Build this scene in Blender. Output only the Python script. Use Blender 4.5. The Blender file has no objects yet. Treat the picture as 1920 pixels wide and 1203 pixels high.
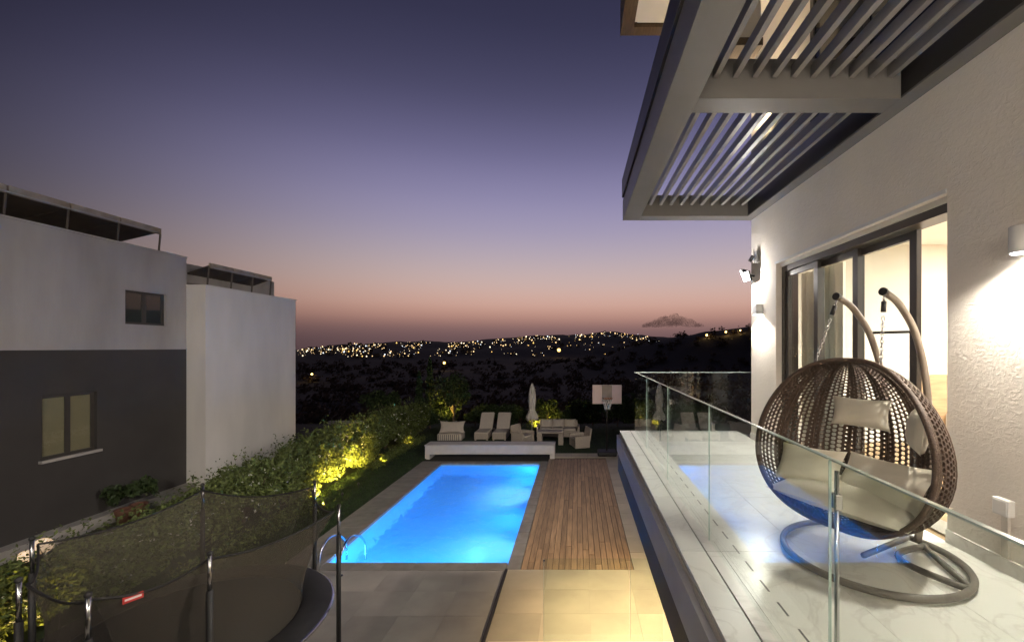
import bpy, bmesh, math, random
from mathutils import Vector, Matrix, noise
R = math.radians
random.seed(11)
S = bpy.context.scene
COL = S.collection
CZ = 4.8            # camera height above the garden
F = 800.0           # focal length in photograph pixels
VX, VY = 1083.0, 650.0

# ------------------------------------------------------------------ camera
cam = bpy.data.cameras.new('camera'); camo = bpy.data.objects.new('camera', cam)
COL.objects.link(camo); S.camera = camo
camo.location = (0, 0, CZ); camo.rotation_euler = (R(90), 0, 0)
cam.sensor_width = 36; cam.lens = 36 * F / 1920
cam.shift_x = -(VX - 960) / 1920; cam.shift_y = (VY - 601.5) / 1920
cam.clip_start = 0.05; cam.clip_end = 20000

# ------------------------------------------------------------------ sky (after sunset)
def lin(c):
    return tuple(((v / 255 + .055) / 1.055) ** 2.4 if v > 10 else v / 255 / 12.92 for v in c)
W = bpy.data.worlds.new('World'); S.world = W; W.use_nodes = True
nt = W.node_tree; N = nt.nodes; L = nt.links
bgd = N['Background']
sky = N.new('ShaderNodeTexSky'); sky.sky_type = 'NISHITA'; sky.sun_disc = False
sky.sun_elevation = R(-2.5); sky.sun_rotation = R(8); sky.dust_density = 2; sky.ozone_density = 3
tc = N.new('ShaderNodeTexCoord'); sx = N.new('ShaderNodeSeparateXYZ'); L.new(tc.outputs['Generated'], sx.inputs[0])
asn = N.new('ShaderNodeMath'); asn.operation = 'ARCSINE'; L.new(sx.outputs['Z'], asn.inputs[0])
mr = N.new('ShaderNodeMapRange'); mr.inputs['From Min'].default_value = R(-2); mr.inputs['From Max'].default_value = R(90)
L.new(asn.outputs[0], mr.inputs['Value'])
rp = N.new('ShaderNodeValToRGB'); L.new(mr.outputs[0], rp.inputs[0])
stops = [(-1.5, (94, 73, 76)), (.8, (106, 83, 86)), (2.4, (130, 100, 100)), (3.8, (178, 134, 122)), (5.6, (210, 166, 150)),
         (8.2, (204, 177, 169)), (11.5, (184, 169, 177)), (15, (162, 153, 179)), (19, (143, 137, 172)), (24, (110, 106, 142)),
         (30, (75, 73, 101)), (37, (53, 52, 76)), (48, (32, 32, 49)), (88, (22, 23, 38))]
rp.color_ramp.interpolation = 'B_SPLINE'
while len(rp.color_ramp.elements) < len(stops): rp.color_ramp.elements.new(.5)
for e, (a, c) in zip(rp.color_ramp.elements, stops):
    e.position = (a + 2) / 92; e.color = (*lin(c), 1)
# away from the sunset the glow fades smoothly round the whole horizon
nv = N.new('ShaderNodeVectorMath'); nv.operation = 'MULTIPLY'; nv.inputs[1].default_value = (1, 1, 0)
L.new(tc.outputs['Generated'], nv.inputs[0])
nn = N.new('ShaderNodeVectorMath'); nn.operation = 'NORMALIZE'; L.new(nv.outputs[0], nn.inputs[0])
dt = N.new('ShaderNodeVectorMath'); dt.operation = 'DOT_PRODUCT'; L.new(nn.outputs[0], dt.inputs[0])
dt.inputs[1].default_value = (math.sin(R(8)), math.cos(R(8)), 0)
m2 = N.new('ShaderNodeMapRange'); m2.interpolation_type = 'SMOOTHSTEP'
m2.inputs['From Min'].default_value = 0.34; m2.inputs['From Max'].default_value = 1.0
m2.inputs['To Min'].default_value = .12; m2.inputs['To Max'].default_value = 1.0
L.new(dt.outputs['Value'], m2.inputs['Value'])
mu = N.new('ShaderNodeVectorMath'); mu.operation = 'SCALE'
L.new(rp.outputs[0], mu.inputs[0]); L.new(m2.outputs[0], mu.inputs['Scale'])
ns = N.new('ShaderNodeVectorMath'); ns.operation = 'SCALE'; ns.inputs['Scale'].default_value = .04
L.new(sky.outputs[0], ns.inputs[0])
ad = N.new('ShaderNodeVectorMath'); ad.operation = 'ADD'; L.new(mu.outputs[0], ad.inputs[0]); L.new(ns.outputs[0], ad.inputs[1])
L.new(ad.outputs[0], bgd.inputs[0]); bgd.inputs[1].default_value = 1.0

S.view_settings.view_transform = 'Standard'; S.view_settings.look = 'None'
S.view_settings.exposure = 0.0; S.view_settings.gamma = 1.0
S.cycles.use_denoising = True
S.cycles.sample_clamp_indirect = 40.0
S.cycles.max_bounces = 12; S.cycles.transparent_max_bounces = 24

# ------------------------------------------------------------------ materials
def mat(name, col, rough=.7, var=.12, scale=6, bump=0, bscale=40, metal=0, rnd=0, spec=.5, emit=0, ecol=None, sheen=0, stretch=None):
    m = bpy.data.materials.new(name); m.use_nodes = True
    n = m.node_tree.nodes; l = m.node_tree.links; b = n['Principled BSDF']
    b.inputs['Roughness'].default_value = rough; b.inputs['Metallic'].default_value = metal
    b.inputs['Specular IOR Level'].default_value = spec
    geo = n.new('ShaderNodeTexCoord')
    mp = n.new('ShaderNodeMapping'); l.new(geo.outputs['Object'], mp.inputs[0])
    if stretch: mp.inputs['Scale'].default_value = stretch
    if rnd:
        oi = n.new('ShaderNodeObjectInfo'); sc = n.new('ShaderNodeMath'); sc.operation = 'MULTIPLY'; sc.inputs[1].default_value = 37
        l.new(oi.outputs['Random'], sc.inputs[0]); l.new(sc.outputs[0], mp.inputs['Location'])
    t = n.new('ShaderNodeTexNoise'); t.inputs['Scale'].default_value = scale; t.inputs['Detail'].default_value = 6
    l.new(mp.outputs[0], t.inputs[0])
    mx = n.new('ShaderNodeMapRange'); mx.inputs['From Min'].default_value = .25; mx.inputs['From Max'].default_value = .75
    mx.inputs['To Min'].default_value = 1 - var; mx.inputs['To Max'].default_value = 1 + var
    l.new(t.outputs['Fac'], mx.inputs['Value'])
    val = mx.outputs[0]
    if rnd:
        r2 = n.new('ShaderNodeMapRange'); r2.inputs['To Min'].default_value = 1 - rnd; r2.inputs['To Max'].default_value = 1 + rnd
        l.new(oi.outputs['Random'], r2.inputs['Value'])
        mm = n.new('ShaderNodeMath'); mm.operation = 'MULTIPLY'; l.new(val, mm.inputs[0]); l.new(r2.outputs[0], mm.inputs[1]); val = mm.outputs[0]
    v = n.new('ShaderNodeVectorMath'); v.operation = 'SCALE'; v.inputs[0].default_value = col
    l.new(val, v.inputs['Scale']); l.new(v.outputs[0], b.inputs['Base Color'])
    if bump:
        t2 = n.new('ShaderNodeTexNoise'); t2.inputs['Scale'].default_value = bscale; t2.inputs['Detail'].default_value = 5
        l.new(mp.outputs[0], t2.inputs[0])
        bp = n.new('ShaderNodeBump'); bp.inputs['Strength'].default_value = bump; bp.inputs['Distance'].default_value = .02
        l.new(t2.outputs['Fac'], bp.inputs['Height']); l.new(bp.outputs[0], b.inputs['Normal'])
    if emit:
        b.inputs['Emission Color'].default_value = (*(ecol or col), 1); b.inputs['Emission Strength'].default_value = emit
    return m

def glass(name, tint=(.93, .97, .95), ior=1.5, rough=0.0, edge=False):
    m = bpy.data.materials.new(name); m.use_nodes = True
    n = m.node_tree.nodes; l = m.node_tree.links; n.remove(n['Principled BSDF'])
    lw = n.new('ShaderNodeLayerWeight'); lw.inputs['Blend'].default_value = .5
    pw_ = n.new('ShaderNodeMath'); pw_.operation = 'POWER'; pw_.inputs[1].default_value = 5; l.new(lw.outputs['Facing'], pw_.inputs[0])
    f = n.new('ShaderNodeMath'); f.operation = 'MULTIPLY_ADD'; f.inputs[1].default_value = .96; f.inputs[2].default_value = .04; l.new(pw_.outputs[0], f.inputs[0])
    t = n.new('ShaderNodeBsdfTransparent'); t.inputs[0].default_value = (*tint, 1)
    g = n.new('ShaderNodeBsdfGlossy'); g.inputs['Roughness'].default_value = rough
    x = n.new('ShaderNodeMixShader'); l.new(f.outputs[0], x.inputs[0]); l.new(t.outputs[0], x.inputs[1]); l.new(g.outputs[0], x.inputs[2])
    l.new(x.outputs[0], n['Material Output'].inputs[0]); return m

def net_mat(name, col, opac):
    m = bpy.data.materials.new(name); m.use_nodes = True
    n = m.node_tree.nodes; l = m.node_tree.links; b = n['Principled BSDF']
    b.inputs['Base Color'].default_value = (*col, 1); b.inputs['Roughness'].default_value = .8
    t = n.new('ShaderNodeBsdfTransparent'); x = n.new('ShaderNodeMixShader'); x.inputs[0].default_value = opac
    l.new(t.outputs[0], x.inputs[1]); l.new(b.outputs[0], x.inputs[2]); l.new(x.outputs[0], n['Material Output'].inputs[0]); return m

def water_mat():
    m = bpy.data.materials.new('pool water'); m.use_nodes = True
    n = m.node_tree.nodes; l = m.node_tree.links; n.remove(n['Principled BSDF'])
    f = n.new('ShaderNodeFresnel'); f.inputs['IOR'].default_value = 1.33
    r = n.new('ShaderNodeBsdfRefraction'); r.inputs['IOR'].default_value = 1.33; r.inputs['Roughness'].default_value = 0.02
    r.inputs['Color'].default_value = (.93, .98, 1, 1)
    g = n.new('ShaderNodeBsdfGlossy'); g.inputs['Roughness'].default_value = .03
    x = n.new('ShaderNodeMixShader'); l.new(f.outputs[0], x.inputs[0]); l.new(r.outputs[0], x.inputs[1]); l.new(g.outputs[0], x.inputs[2])
    t = n.new('ShaderNodeTexCoord'); w = n.new('ShaderNodeTexNoise'); w.inputs['Scale'].default_value = 2.6; w.inputs['Detail'].default_value = 3; w.inputs['Distortion'].default_value = .6
    l.new(t.outputs['Object'], w.inputs[0]); b = n.new('ShaderNodeBump'); b.inputs['Strength'].default_value = .8; b.inputs['Distance'].default_value = .10
    l.new(w.outputs['Fac'], b.inputs['Height'])
    for s in (f, r, g): l.new(b.outputs[0], s.inputs['Normal'])
    l.new(x.outputs[0], n['Material Output'].inputs[0]); return m

def emis(name, col, s):
    m = bpy.data.materials.new(name); m.use_nodes = True
    b = m.node_tree.nodes['Principled BSDF']; b.inputs['Base Color'].default_value = (.8, .8, .8, 1)
    b.inputs['Emission Color'].default_value = (*col, 1); b.inputs['Emission Strength'].default_value = s; return m

def leaf_mat(name, col, var=.5):
    m = mat(name, col, .55, var, 3.0, spec=.3)
    b = m.node_tree.nodes['Principled BSDF']; n = m.node_tree.nodes; l = m.node_tree.links
    g = n.new('ShaderNodeNewGeometry'); mr_ = n.new('ShaderNodeMapRange'); mr_.inputs['To Min'].default_value = .55; mr_.inputs['To Max'].default_value = 1.5
    l.new(g.outputs['Random Per Island'], mr_.inputs['Value'])
    src = b.inputs['Base Color'].links[0].from_socket
    v = n.new('ShaderNodeVectorMath'); v.operation = 'SCALE'; l.new(src, v.inputs[0]); l.new(mr_.outputs[0], v.inputs['Scale']); l.new(v.outputs[0], b.inputs['Base Color'])
    return m

def stucco():
    m = mat('stucco', (.80, .74, .66), .9, .06, 1.3)
    n = m.node_tree.nodes; l = m.node_tree.links; b = n['Principled BSDF']
    t = n.new('ShaderNodeTexCoord')
    mp = n.new('ShaderNodeMapping'); mp.inputs['Scale'].default_value = (1, 1, 1.5); mp.inputs['Rotation'].default_value = (R(25), 0, 0); l.new(t.outputs['Object'], mp.inputs[0])
    a = n.new('ShaderNodeTexNoise'); a.inputs['Scale'].default_value = 19; a.inputs['Detail'].default_value = 6; a.inputs['Roughness'].default_value = .62; a.inputs['Distortion'].default_value = 1.1
    l.new(mp.outputs[0], a.inputs[0])
    c = n.new('ShaderNodeValToRGB'); c.color_ramp.elements[0].position = .42; c.color_ramp.elements[1].position = .66; l.new(a.outputs['Fac'], c.inputs[0])
    bp = n.new('ShaderNodeBump'); bp.inputs['Strength'].default_value = .32; bp.inputs['Distance'].default_value = .007
    l.new(c.outputs[0], bp.inputs['Height']); l.new(bp.outputs[0], b.inputs['Normal']); return m

def marble():
    m = mat('marble', (.83, .80, .75), .28, .05, 2, rnd=.05)
    n = m.node_tree.nodes; l = m.node_tree.links; b = n['Principled BSDF']
    t = n.new('ShaderNodeTexCoord'); oi = n.new('ShaderNodeObjectInfo')
    ad_ = n.new('ShaderNodeVectorMath'); ad_.operation = 'MULTIPLY_ADD'; ad_.inputs[1].default_value = (1, 1, 1)
    sc = n.new('ShaderNodeVectorMath'); sc.operation = 'SCALE'; sc.inputs[0].default_value = (7, 13, 5); l.new(oi.outputs['Random'], sc.inputs['Scale'])
    l.new(t.outputs['Object'], ad_.inputs[0]); l.new(sc.outputs[0], ad_.inputs[2])
    a = n.new('ShaderNodeTexNoise'); a.inputs['Scale'].default_value = 1.7; a.inputs['Detail'].default_value = 7; a.inputs['Distortion'].default_value = 1.6
    l.new(ad_.outputs[0], a.inputs[0])
    c = n.new('ShaderNodeValToRGB'); e = c.color_ramp.elements
    e[0].position = .47; e[0].color = (1, 1, 1, 1); e[1].position = .53; e[1].color = (1, 1, 1, 1)
    k = e.new(.5); k.color = (.87, .86, .85, 1); l.new(a.outputs['Fac'], c.inputs[0])
    src = b.inputs['Base Color'].links[0].from_socket
    v = n.new('ShaderNodeVectorMath'); v.operation = 'MULTIPLY'; l.new(src, v.inputs[0]); l.new(c.outputs[0], v.inputs[1]); l.new(v.outputs[0], b.inputs['Base Color'])
    return m

M = dict(
    stucco=stucco(), marble=marble(),
    plaster=mat('smooth plaster', (.66, .62, .55), .9, .05, 2, .1, 60),
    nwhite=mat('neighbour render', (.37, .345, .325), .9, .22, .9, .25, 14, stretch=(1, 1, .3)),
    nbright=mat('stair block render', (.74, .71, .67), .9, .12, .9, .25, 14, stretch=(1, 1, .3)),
    ndark=mat('neighbour dark cladding', (.048, .043, .040), .85, .15, .8, .1, 30),
    metal=mat('pergola metal', (.175, .168, .163), .45, .06, 3, metal=.0, spec=.5),
    slatm=mat('slat metal', (.26, .255, .255), .35, .06, 3),
    dmetal=mat('dark metal', (.035, .033, .032), .45, .1, 3),
    frame=mat('window frame', (.055, .048, .042), .4, .1, 5),
    fascia=mat('fascia', (.035, .031, .03), .6, .1, 4),
    edge=mat('slab edge', (.50, .50, .52), .6, .08, 3),
    groove=mat('groove', (.03, .027, .025), .8),
    glass=glass('balustrade glass'), wglass=glass('window glass', (.9, .93, .92)),
    gedge=mat('glass edge', (.55, .68, .63), .15, .05, spec=.8),
    steel=mat('stainless', (.6, .6, .6), .22, .05, metal=1.0),
    tile=mat('terrace tile', (.36, .325, .285), .5, .22, 1.2, .08, 50, rnd=.07),
    cream=mat('cream terrace tile', (.44, .38, .29), .5, .2, 1.1, .06, 40, rnd=.04),
    coping=mat('coping stone', (.25, .225, .195), .6, .2, 4, .15, 60, rnd=.1),
    plank=mat('deck wood', (.34, .215, .115), .5, .35, 2.2, .25, 30, rnd=.22, stretch=(9, .8, 9)),
    liner=mat('pool liner', (.24, .58, .82), .6, .05, 2),
    water=water_mat(),
    white=mat('white paint', (.72, .71, .69), .5, .04, 5),
    bench=mat('pool cover bench', (.62, .58, .54), .55, .08, 3, rnd=.0),
    ground=mat('soil', (.045, .04, .03), .95, .4, .6, .5, 8),
    lawn=mat('lawn base', (.02, .035, .012), .95, .4, 3, .5, 40),
    grass=leaf_mat('grass blade', (.03, .06, .015)),
    leafA=leaf_mat('hedge leaf', (.10, .125, .035)), leafB=leaf_mat('dark leaf', (.035, .055, .018)),
    leafC=leaf_mat('cypress leaf', (.03, .05, .02)),
    petal=mat('petal', (.7, .68, .6), .7),
    bark=mat('bark', (.09, .065, .045), .9, .4, 9, .6, 30),
    scrub=leaf_mat('scrub', (.065, .048, .034)),
    rattan=mat('rattan', (.085, .053, .036), .5, .35, 40, .5, 120),
    rattan2=mat('pale rattan', (.50, .43, .35), .7, .25, 30, .4, 90),
    arm=mat('swing frame', (.19, .15, .115), .45, .12, 14, .2, 60),
    ringm=mat('swing base', (.16, .14, .12), .45, .1, 14, .15, 60),
    cushion=mat('beige cushion', (.84, .77, .63), .9, .06, 8, .25, 220),
    cushion2=mat('pale cushion', (.62, .55, .47), .9, .06, 8, .2, 150),
    fabric=mat('parasol fabric', (.80, .75, .65), .9, .06, 5, .3, 20),
    stripe=mat('grey stripe', (.22, .21, .2), .9),
    net=net_mat('safety net', (.075, .062, .046), .52),
    foam=mat('black foam sleeve', (.015, .014, .014), .6, .1),
    matm=mat('jump mat', (.02, .02, .02), .7), pad=mat('spring pad', (.025, .024, .024), .6, .2, 6),
    red=mat('red tag', (.5, .03, .025), .6), tagw=mat('tag print', (.8, .75, .72), .6),
    curtain=mat('curtain', (.70, .66, .58), .95, .05, 3),
    roomw=mat('room wall', (.78, .745, .67), .95, .03, 2),
    wood=mat('headboard', (.42, .28, .15), .6, .25, 3, stretch=(1, 1, 8)),
    linen=mat('bed linen', (.8, .78, .74), .9, .04, 6, .2, 40),
    solar=mat('panel back', (.075, .058, .045), .6, .2, 4), alu=mat('aluminium', (.42, .40, .37), .4, .1, 5, metal=.5),
    blind=mat('tan blind', (.34, .27, .17), .9, .06, 3), pane=mat('dark pane', (.06, .065, .065), .12, .1, 2),
    paneb=mat('upper pane', (.02, .03, .05), .06, .1, 2, spec=.8),
    timber=mat('timber rim', (.10, .065, .04), .7, .3, 5, stretch=(8, 1, 8)),
    bulb=emis('lamp glow', (1, .95, .86), 60), flood=emis('flood glow', (1, .97, .92), 160),
    bulb2=emis('frosted dome', (1, .9, .76), 6), globe=emis('globe glow', (1, .62, .30), .65), ybulb=emis('garden bulb', (1, .78, .2), 6),
    hill=mat('hill', (.014, .0105, .0085), .95, .45, .02, .5, .2),
    housem=mat('far wall', (.16, .14, .12), .9, .2, .2, rnd=.4),
    cloud=mat('cloud', (.30, .24, .27), 1, .1, .004),
    board=mat('backboard', (.74, .55, .45), .35, .1, 2), boardd=mat('backboard centre', (.30, .24, .19), .4, .2, 3),
    orange=mat('rim orange', (.5, .16, .06), .4), netw=mat('hoop net', (.75, .7, .62), .8),
    pot=mat('clay pot', (.16, .07, .045), .8, .2),
    timber2=mat('weathered edge', (.32, .27, .22), .8, .3, 4),
    road=mat('track', (.07, .06, .05), .9, .2, .3),
)
for k, c, s in (('cl1', (1, .66, .32), 2.4), ('cl2', (1, .80, .52), 3.2), ('cl3', (.85, .92, 1), 2.2), ('cl4', (1, .58, .16), 2.6)):
    M[k] = emis('town light ' + k, c, s)
m_ = bpy.data.materials.new('cloud vapour'); m_.use_nodes = True; m_.node_tree.nodes.remove(m_.node_tree.nodes['Principled BSDF'])
pv = m_.node_tree.nodes.new('ShaderNodeVolumePrincipled'); pv.inputs['Color'].default_value = (.55, .45, .54, 1); pv.inputs['Density'].default_value = .0045
m_.node_tree.links.new(pv.outputs[0], m_.node_tree.nodes['Material Output'].inputs['Volume']); M['cloud'] = m_
M['win'] = emis('lit window', (1, .66, .3), 2.2)

sm_ = M['scrub']; n_ = sm_.node_tree.nodes; b_ = n_['Principled BSDF']
tl = n_.new('ShaderNodeBsdfTranslucent'); mx_ = n_.new('ShaderNodeMixShader'); mx_.inputs[0].default_value = .5
sm_.node_tree.links.new(b_.inputs['Base Color'].links[0].from_socket, tl.inputs['Color'])
sm_.node_tree.links.new(b_.outputs[0], mx_.inputs[1]); sm_.node_tree.links.new(tl.outputs[0], mx_.inputs[2]); sm_.node_tree.links.new(mx_.outputs[0], n_['Material Output'].inputs[0])

# ------------------------------------------------------------------ mesh builder
class MB:
    def __init__(s): s.v = []; s.f = []; s.mi = []
    def add(s, vs, fs, mi=0):
        o = len(s.v); s.v += [tuple(p) for p in vs]; s.f += [tuple(i + o for i in f) for f in fs]; s.mi += [mi] * len(fs); return s
    def box(s, x0, x1, y0, y1, z0, z1, mi=0):
        return s.add([(x0, y0, z0), (x1, y0, z0), (x1, y1, z0), (x0, y1, z0), (x0, y0, z1), (x1, y0, z1), (x1, y1, z1), (x0, y1, z1)],
                     [(0, 3, 2, 1), (4, 5, 6, 7), (0, 1, 5, 4), (1, 2, 6, 5), (2, 3, 7, 6), (3, 0, 4, 7)], mi)
    def obox(s, c, sx_, sy_, sz_, rot):
        pts = [Vector((a * sx_ / 2, b * sy_ / 2, d * sz_ / 2)) for d in (-1, 1) for b in (-1, 1) for a in (-1, 1)]
        pts = [rot @ p + Vector(c) for p in pts]
        return s.add(pts, [(0, 2, 3, 1), (4, 5, 7, 6), (0, 1, 5, 4), (1, 3, 7, 5), (3, 2, 6, 7), (2, 0, 4, 6)])
    def tube(s, pts, r, n=8, closed=False, cap=True):
        pts = [Vector(p) for p in pts]; k = len(pts); rs = r if isinstance(r, (list, tuple)) else [r] * k
        rings = []; up = None
        for i, p in enumerate(pts):
            a = pts[(i - 1) % k] if (closed or i > 0) else p; b = pts[(i + 1) % k] if (closed or i < k - 1) else p
            t = (b - a).normalized()
            if up is None:
                up = t.orthogonal().normalized()
            up = (up - t * up.dot(t)).normalized(); w = t.cross(up)
            rings.append([p + (up * math.cos(2 * math.pi * j / n) + w * math.sin(2 * math.pi * j / n)) * rs[i] for j in range(n)])
        vs = [q for rg in rings for q in rg]; fs = []
        for i in range(k if closed else k - 1):
            for j in range(n):
                a = i * n + j; b = i * n + (j + 1) % n; c = ((i + 1) % k) * n + (j + 1) % n; d = ((i + 1) % k) * n + j
                fs.append((a, b, c, d))
        if cap and not closed:
            fs.append(tuple(range(n - 1, -1, -1))); fs.append(tuple((k - 1) * n + j for j in range(n)))
        return s.add(vs, fs)
    def lathe(s, prof, n=24, c=(0, 0, 0), cap=True):
        vs = []; fs = []
        for (r, z) in prof:
            for j in range(n): vs.append((c[0] + r * math.cos(2 * math.pi * j / n), c[1] + r * math.sin(2 * math.pi * j / n), c[2] + z))
        for i in range(len(prof) - 1):
            for j in range(n): fs.append((i * n + j, i * n + (j + 1) % n, (i + 1) * n + (j + 1) % n, (i + 1) * n + j))
        if cap:
            fs.append(tuple(range(n - 1, -1, -1))); fs.append(tuple((len(prof) - 1) * n + j for j in range(n)))
        return s.add(vs, fs)
    def pillow(s, c, sx_, sy_, th, rot, n=12, pinch=.10):
        vs = []; fs = []
        for side in (1, -1):
            for i in range(n + 1):
                for j in range(n + 1):
                    x = -1 + 2 * i / n; y = -1 + 2 * j / n
                    k = max(0, (1 - x ** 2)) * max(0, (1 - y ** 2))
                    h = th / 2 * k ** .36
                    px = x * (1 - pinch * (1 - y * y)); py = y * (1 - pinch * (1 - x * x))
                    px = x * (1 - pinch) + pinch * x * y * y; py = y * (1 - pinch) + pinch * y * x * x
                    wr = .03 * th * math.sin(9 * x + 4 * y + c[0] * 9) * k
                    vs.append(rot @ Vector((px * sx_ / 2, py * sy_ / 2, side * h + wr)) + Vector(c))
        m = (n + 1) * (n + 1)
        for side in (0, 1):
            for i in range(n):
                for j in range(n):
                    a = side * m + i * (n + 1) + j; q = (a, a + n + 1, a + n + 2, a + 1)
                    fs.append(q if side == 0 else q[::-1])
        return s.add(vs, fs)
    def build(s, name, m, parent=None, smooth=False, bevel=0, subd=0):
        me = bpy.data.meshes.new(name); me.from_pydata(s.v, [], s.f); me.update()
        ms = m if isinstance(m, list) else [m]
        for x in ms: me.materials.append(M[x] if isinstance(x, str) else x)
        if len(ms) > 1: me.polygons.foreach_set('material_index', s.mi)
        if smooth: me.polygons.foreach_set('use_smooth', [True] * len(me.polygons))
        o = bpy.data.objects.new(name, me); COL.objects.link(o)
        if parent: o.parent = parent
        if bevel:
            b = o.modifiers.new('bevel', 'BEVEL'); b.width = bevel; b.segments = 2; b.limit_method = 'ANGLE'
        if subd:
            b = o.modifiers.new('sub', 'SUBSURF'); b.levels = b.render_levels = subd
        return o
def bx(name, m, parent, *a, bevel=0): return MB().box(*a).build(name, m, parent, bevel=bevel)
def tag(o, label, cat, group=None):
    o['label'] = label; o['category'] = cat
    if group: o['group'] = group
    return o
def thing(name, label, cat, loc=(0, 0, 0), rz=0, group=None):
    o = bpy.data.objects.new(name, None); COL.objects.link(o); o.location = loc; o.rotation_euler = (0, 0, rz)
    o.empty_display_size = .2
    return tag(o, label, cat, group)
def struct(o): o['kind'] = 'structure'; return o
def place(mesh, name, parent, loc=(0, 0, 0), rot=(0, 0, 0), sc=(1, 1, 1)):
    o = bpy.data.objects.new(name, mesh); COL.objects.link(o); o.parent = parent; o.location = loc; o.rotation_euler = rot; o.scale = sc; return o
def copy_tree(o, parent=None):
    c = o.copy(); COL.objects.link(c); c.parent = parent
    for ch in list(o.children): copy_tree(ch, c)
    return c
def light(name, kind, loc, power, col, parent=None, size=.05, rot=None, spot=None, blend=.6, sxy=None):
    d = bpy.data.lights.new(name, kind); d.energy = power; d.color = col
    if kind in ('POINT', 'SPOT'): d.shadow_soft_size = size
    if kind == 'AREA':
        d.shape = 'RECTANGLE'; d.size, d.size_y = sxy
    if spot: d.spot_size = R(spot); d.spot_blend = blend
    o = bpy.data.objects.new(name, d); COL.objects.link(o); o.location = loc
    if rot is not None: o.rotation_euler = rot
    if parent: o.parent = parent
    return o
def aim(frm, to): return (Vector(to) - Vector(frm)).to_track_quat('-Z', 'Y').to_euler()
def at(px, py, z=0.0):                # photograph pixel -> point on the horizontal plane z
    Y = F * (CZ - z) / (py - VY); return Vector(((px - VX) * Y / F, Y, z))

# ================================================================== GROUND
PX0, PX1, PY0, PY1 = -5.64, -1.52, 9.48, 17.6       # pool
gb = MB()
gz = -.07
def sheet(b, x0, x1, y0, y1, z): b.add([(x0, y0, z), (x1, y0, z), (x1, y1, z), (x0, y1, z)], [(0, 1, 2, 3)])
for a in ((-45, PX0, -12, 27), (PX1, 30, -12, 27), (PX0, PX1, -12, PY0), (PX0, PX1, PY1, 27)): sheet(gb, *a, gz)
for (a, b, c, d) in ((-45, -12, 30, -12), (30, -12, 30, 27), (30, 27, -45, 27), (-45, 27, -45, -12)):
    gb.add([(a, b, gz), (c, d, gz), (c, d, -6), (a, b, -6)], [(0, 3, 2, 1)])
struct(gb.build('ground', 'ground'))

def interp(x, t):
    if x <= t[0][0]: return t[0][1]
    for (a, b), (c, d) in zip(t, t[1:]):
        if x <= c:
            k = (x - a) / (c - a); k = k * k * (3 - 2 * k); return b + (d - b) * k
    return t[-1][1]
RIDGE = [(-1.6, 657), (-.655, 655), (-.53, 645), (-.36, 640), (-.29, 642), (-.164, 634), (-.08, 628), (0, 627), (.078, 621), (.125, 626), (.19, 632), (.4, 628), (1.5, 625)]
NEAR = [(-.1, 690), (.05, 672), (.13, 650), (.19, 640), (.24, 630), (.31, 621), (.4, 614), (.7, 600), (1.5, 590)]
def zt(x, y):
    yy = max(y, 1e-3); a = x / yy if y > 0 else (9 if x > 0 else -9)
    a = max(-1.6, min(1.5, a)); r = math.hypot(x, y)
    yd = max(y, r * .3)
    zr = CZ + (VY - interp(a, RIDGE)) / F * 2600 * min(1, yd / 2600 if r > 2600 else 1)
    z = interp(r, [(15, -2.6), (60, -7), (150, -15), (400, -25), (900, -30), (1150, -27), (1500, -14 + .25 * zr), (2000, .62 * zr), (2600, zr), (3300, zr - 60), (6000, -60), (12000, -60)])
    zn = CZ + (VY - interp(a, NEAR)) / F * 620
    if a > -.1 and 250 < r < 1150:
        k = math.exp(-((r - 640) / 170) ** 2); z = z + max(0, zn - z) * k
    amp = .25 + min(r, 2500) * .0028
    z += amp * (noise.noise(Vector((x * .012, y * .012, 0))) + .5 * noise.noise(Vector((x * .04, y * .04, 3)))) if r > 40 else 0
    return z
vs = []; fs = []; NA = 220; rad = [14 * 1.07 ** i for i in range(98)]
angs = [R(-185) + R(10) * 0 + 2 * math.pi * i / NA for i in range(NA)]
# finer sectors to the front
angs = sorted([math.pi / 2 + t for t in [-math.pi + 2 * math.pi * i / 60 for i in range(60)] if abs(t) > .95] + [math.pi / 2 - .93 + 1.86 * i / 160 for i in range(161)])
NA = len(angs)
for r in rad:
    for a in angs:
        x, y = r * math.cos(a), r * math.sin(a); vs.append((x, y, zt(x, y)))
for i in range(len(rad) - 1):
    for j in range(NA): fs.append((i * NA + j, i * NA + (j + 1) % NA, (i + 1) * NA + (j + 1) % NA, (i + 1) * NA + j))
struct(MB().add(vs, fs).build('hills', 'hill', smooth=True))

# tiled terraces --------------------------------------------------
def tile_field(name, m, x0, x1, y0, y1, sx_, sy_, ztop, th=.05, gap=.005, piece='tile', off=0, parent=None, basem='groove', jit=.0012):
    base = MB(); sheet(base, x0, x1, y0, y1, ztop - .012)
    o = base.build(name, basem, parent)
    if parent is None: struct(o)
    cache = {}
    nx = max(1, round((x1 - x0) / sx_)); ny = max(1, round((y1 - y0) / sy_)); sx2 = (x1 - x0) / nx; sy2 = (y1 - y0) / ny
    me = None
    for i in range(nx):
        for j in range(ny):
            if me is None:
                p = MB().box(-sx2 / 2 + gap / 2, sx2 / 2 - gap / 2, -sy2 / 2 + gap / 2, sy2 / 2 - gap / 2, -th, 0).build(piece, m, o); me = p.data
            else: p = place(me, piece, o)
            p.location = (x0 + (i + .5) * sx2, y0 + (j + .5) * sy2, ztop + random.uniform(-jit, jit))
    return o
tile_field('pool_terrace', 'tile', -7.3, -1.56, 3.0, PY0 - .32, .82, .82, 0, gap=.003, basem='tile')
tile_field('warm_terrace', 'cream', -1.50, 2.8, 6.9, 9.17, .86, .76, .02, gap=.003, basem='cream')
tile_field('house_terrace', 'cream', -1.50, 2.8, 2.5, 6.9 - .01, .86, .8, .0, gap=.003, basem='cream')
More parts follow.
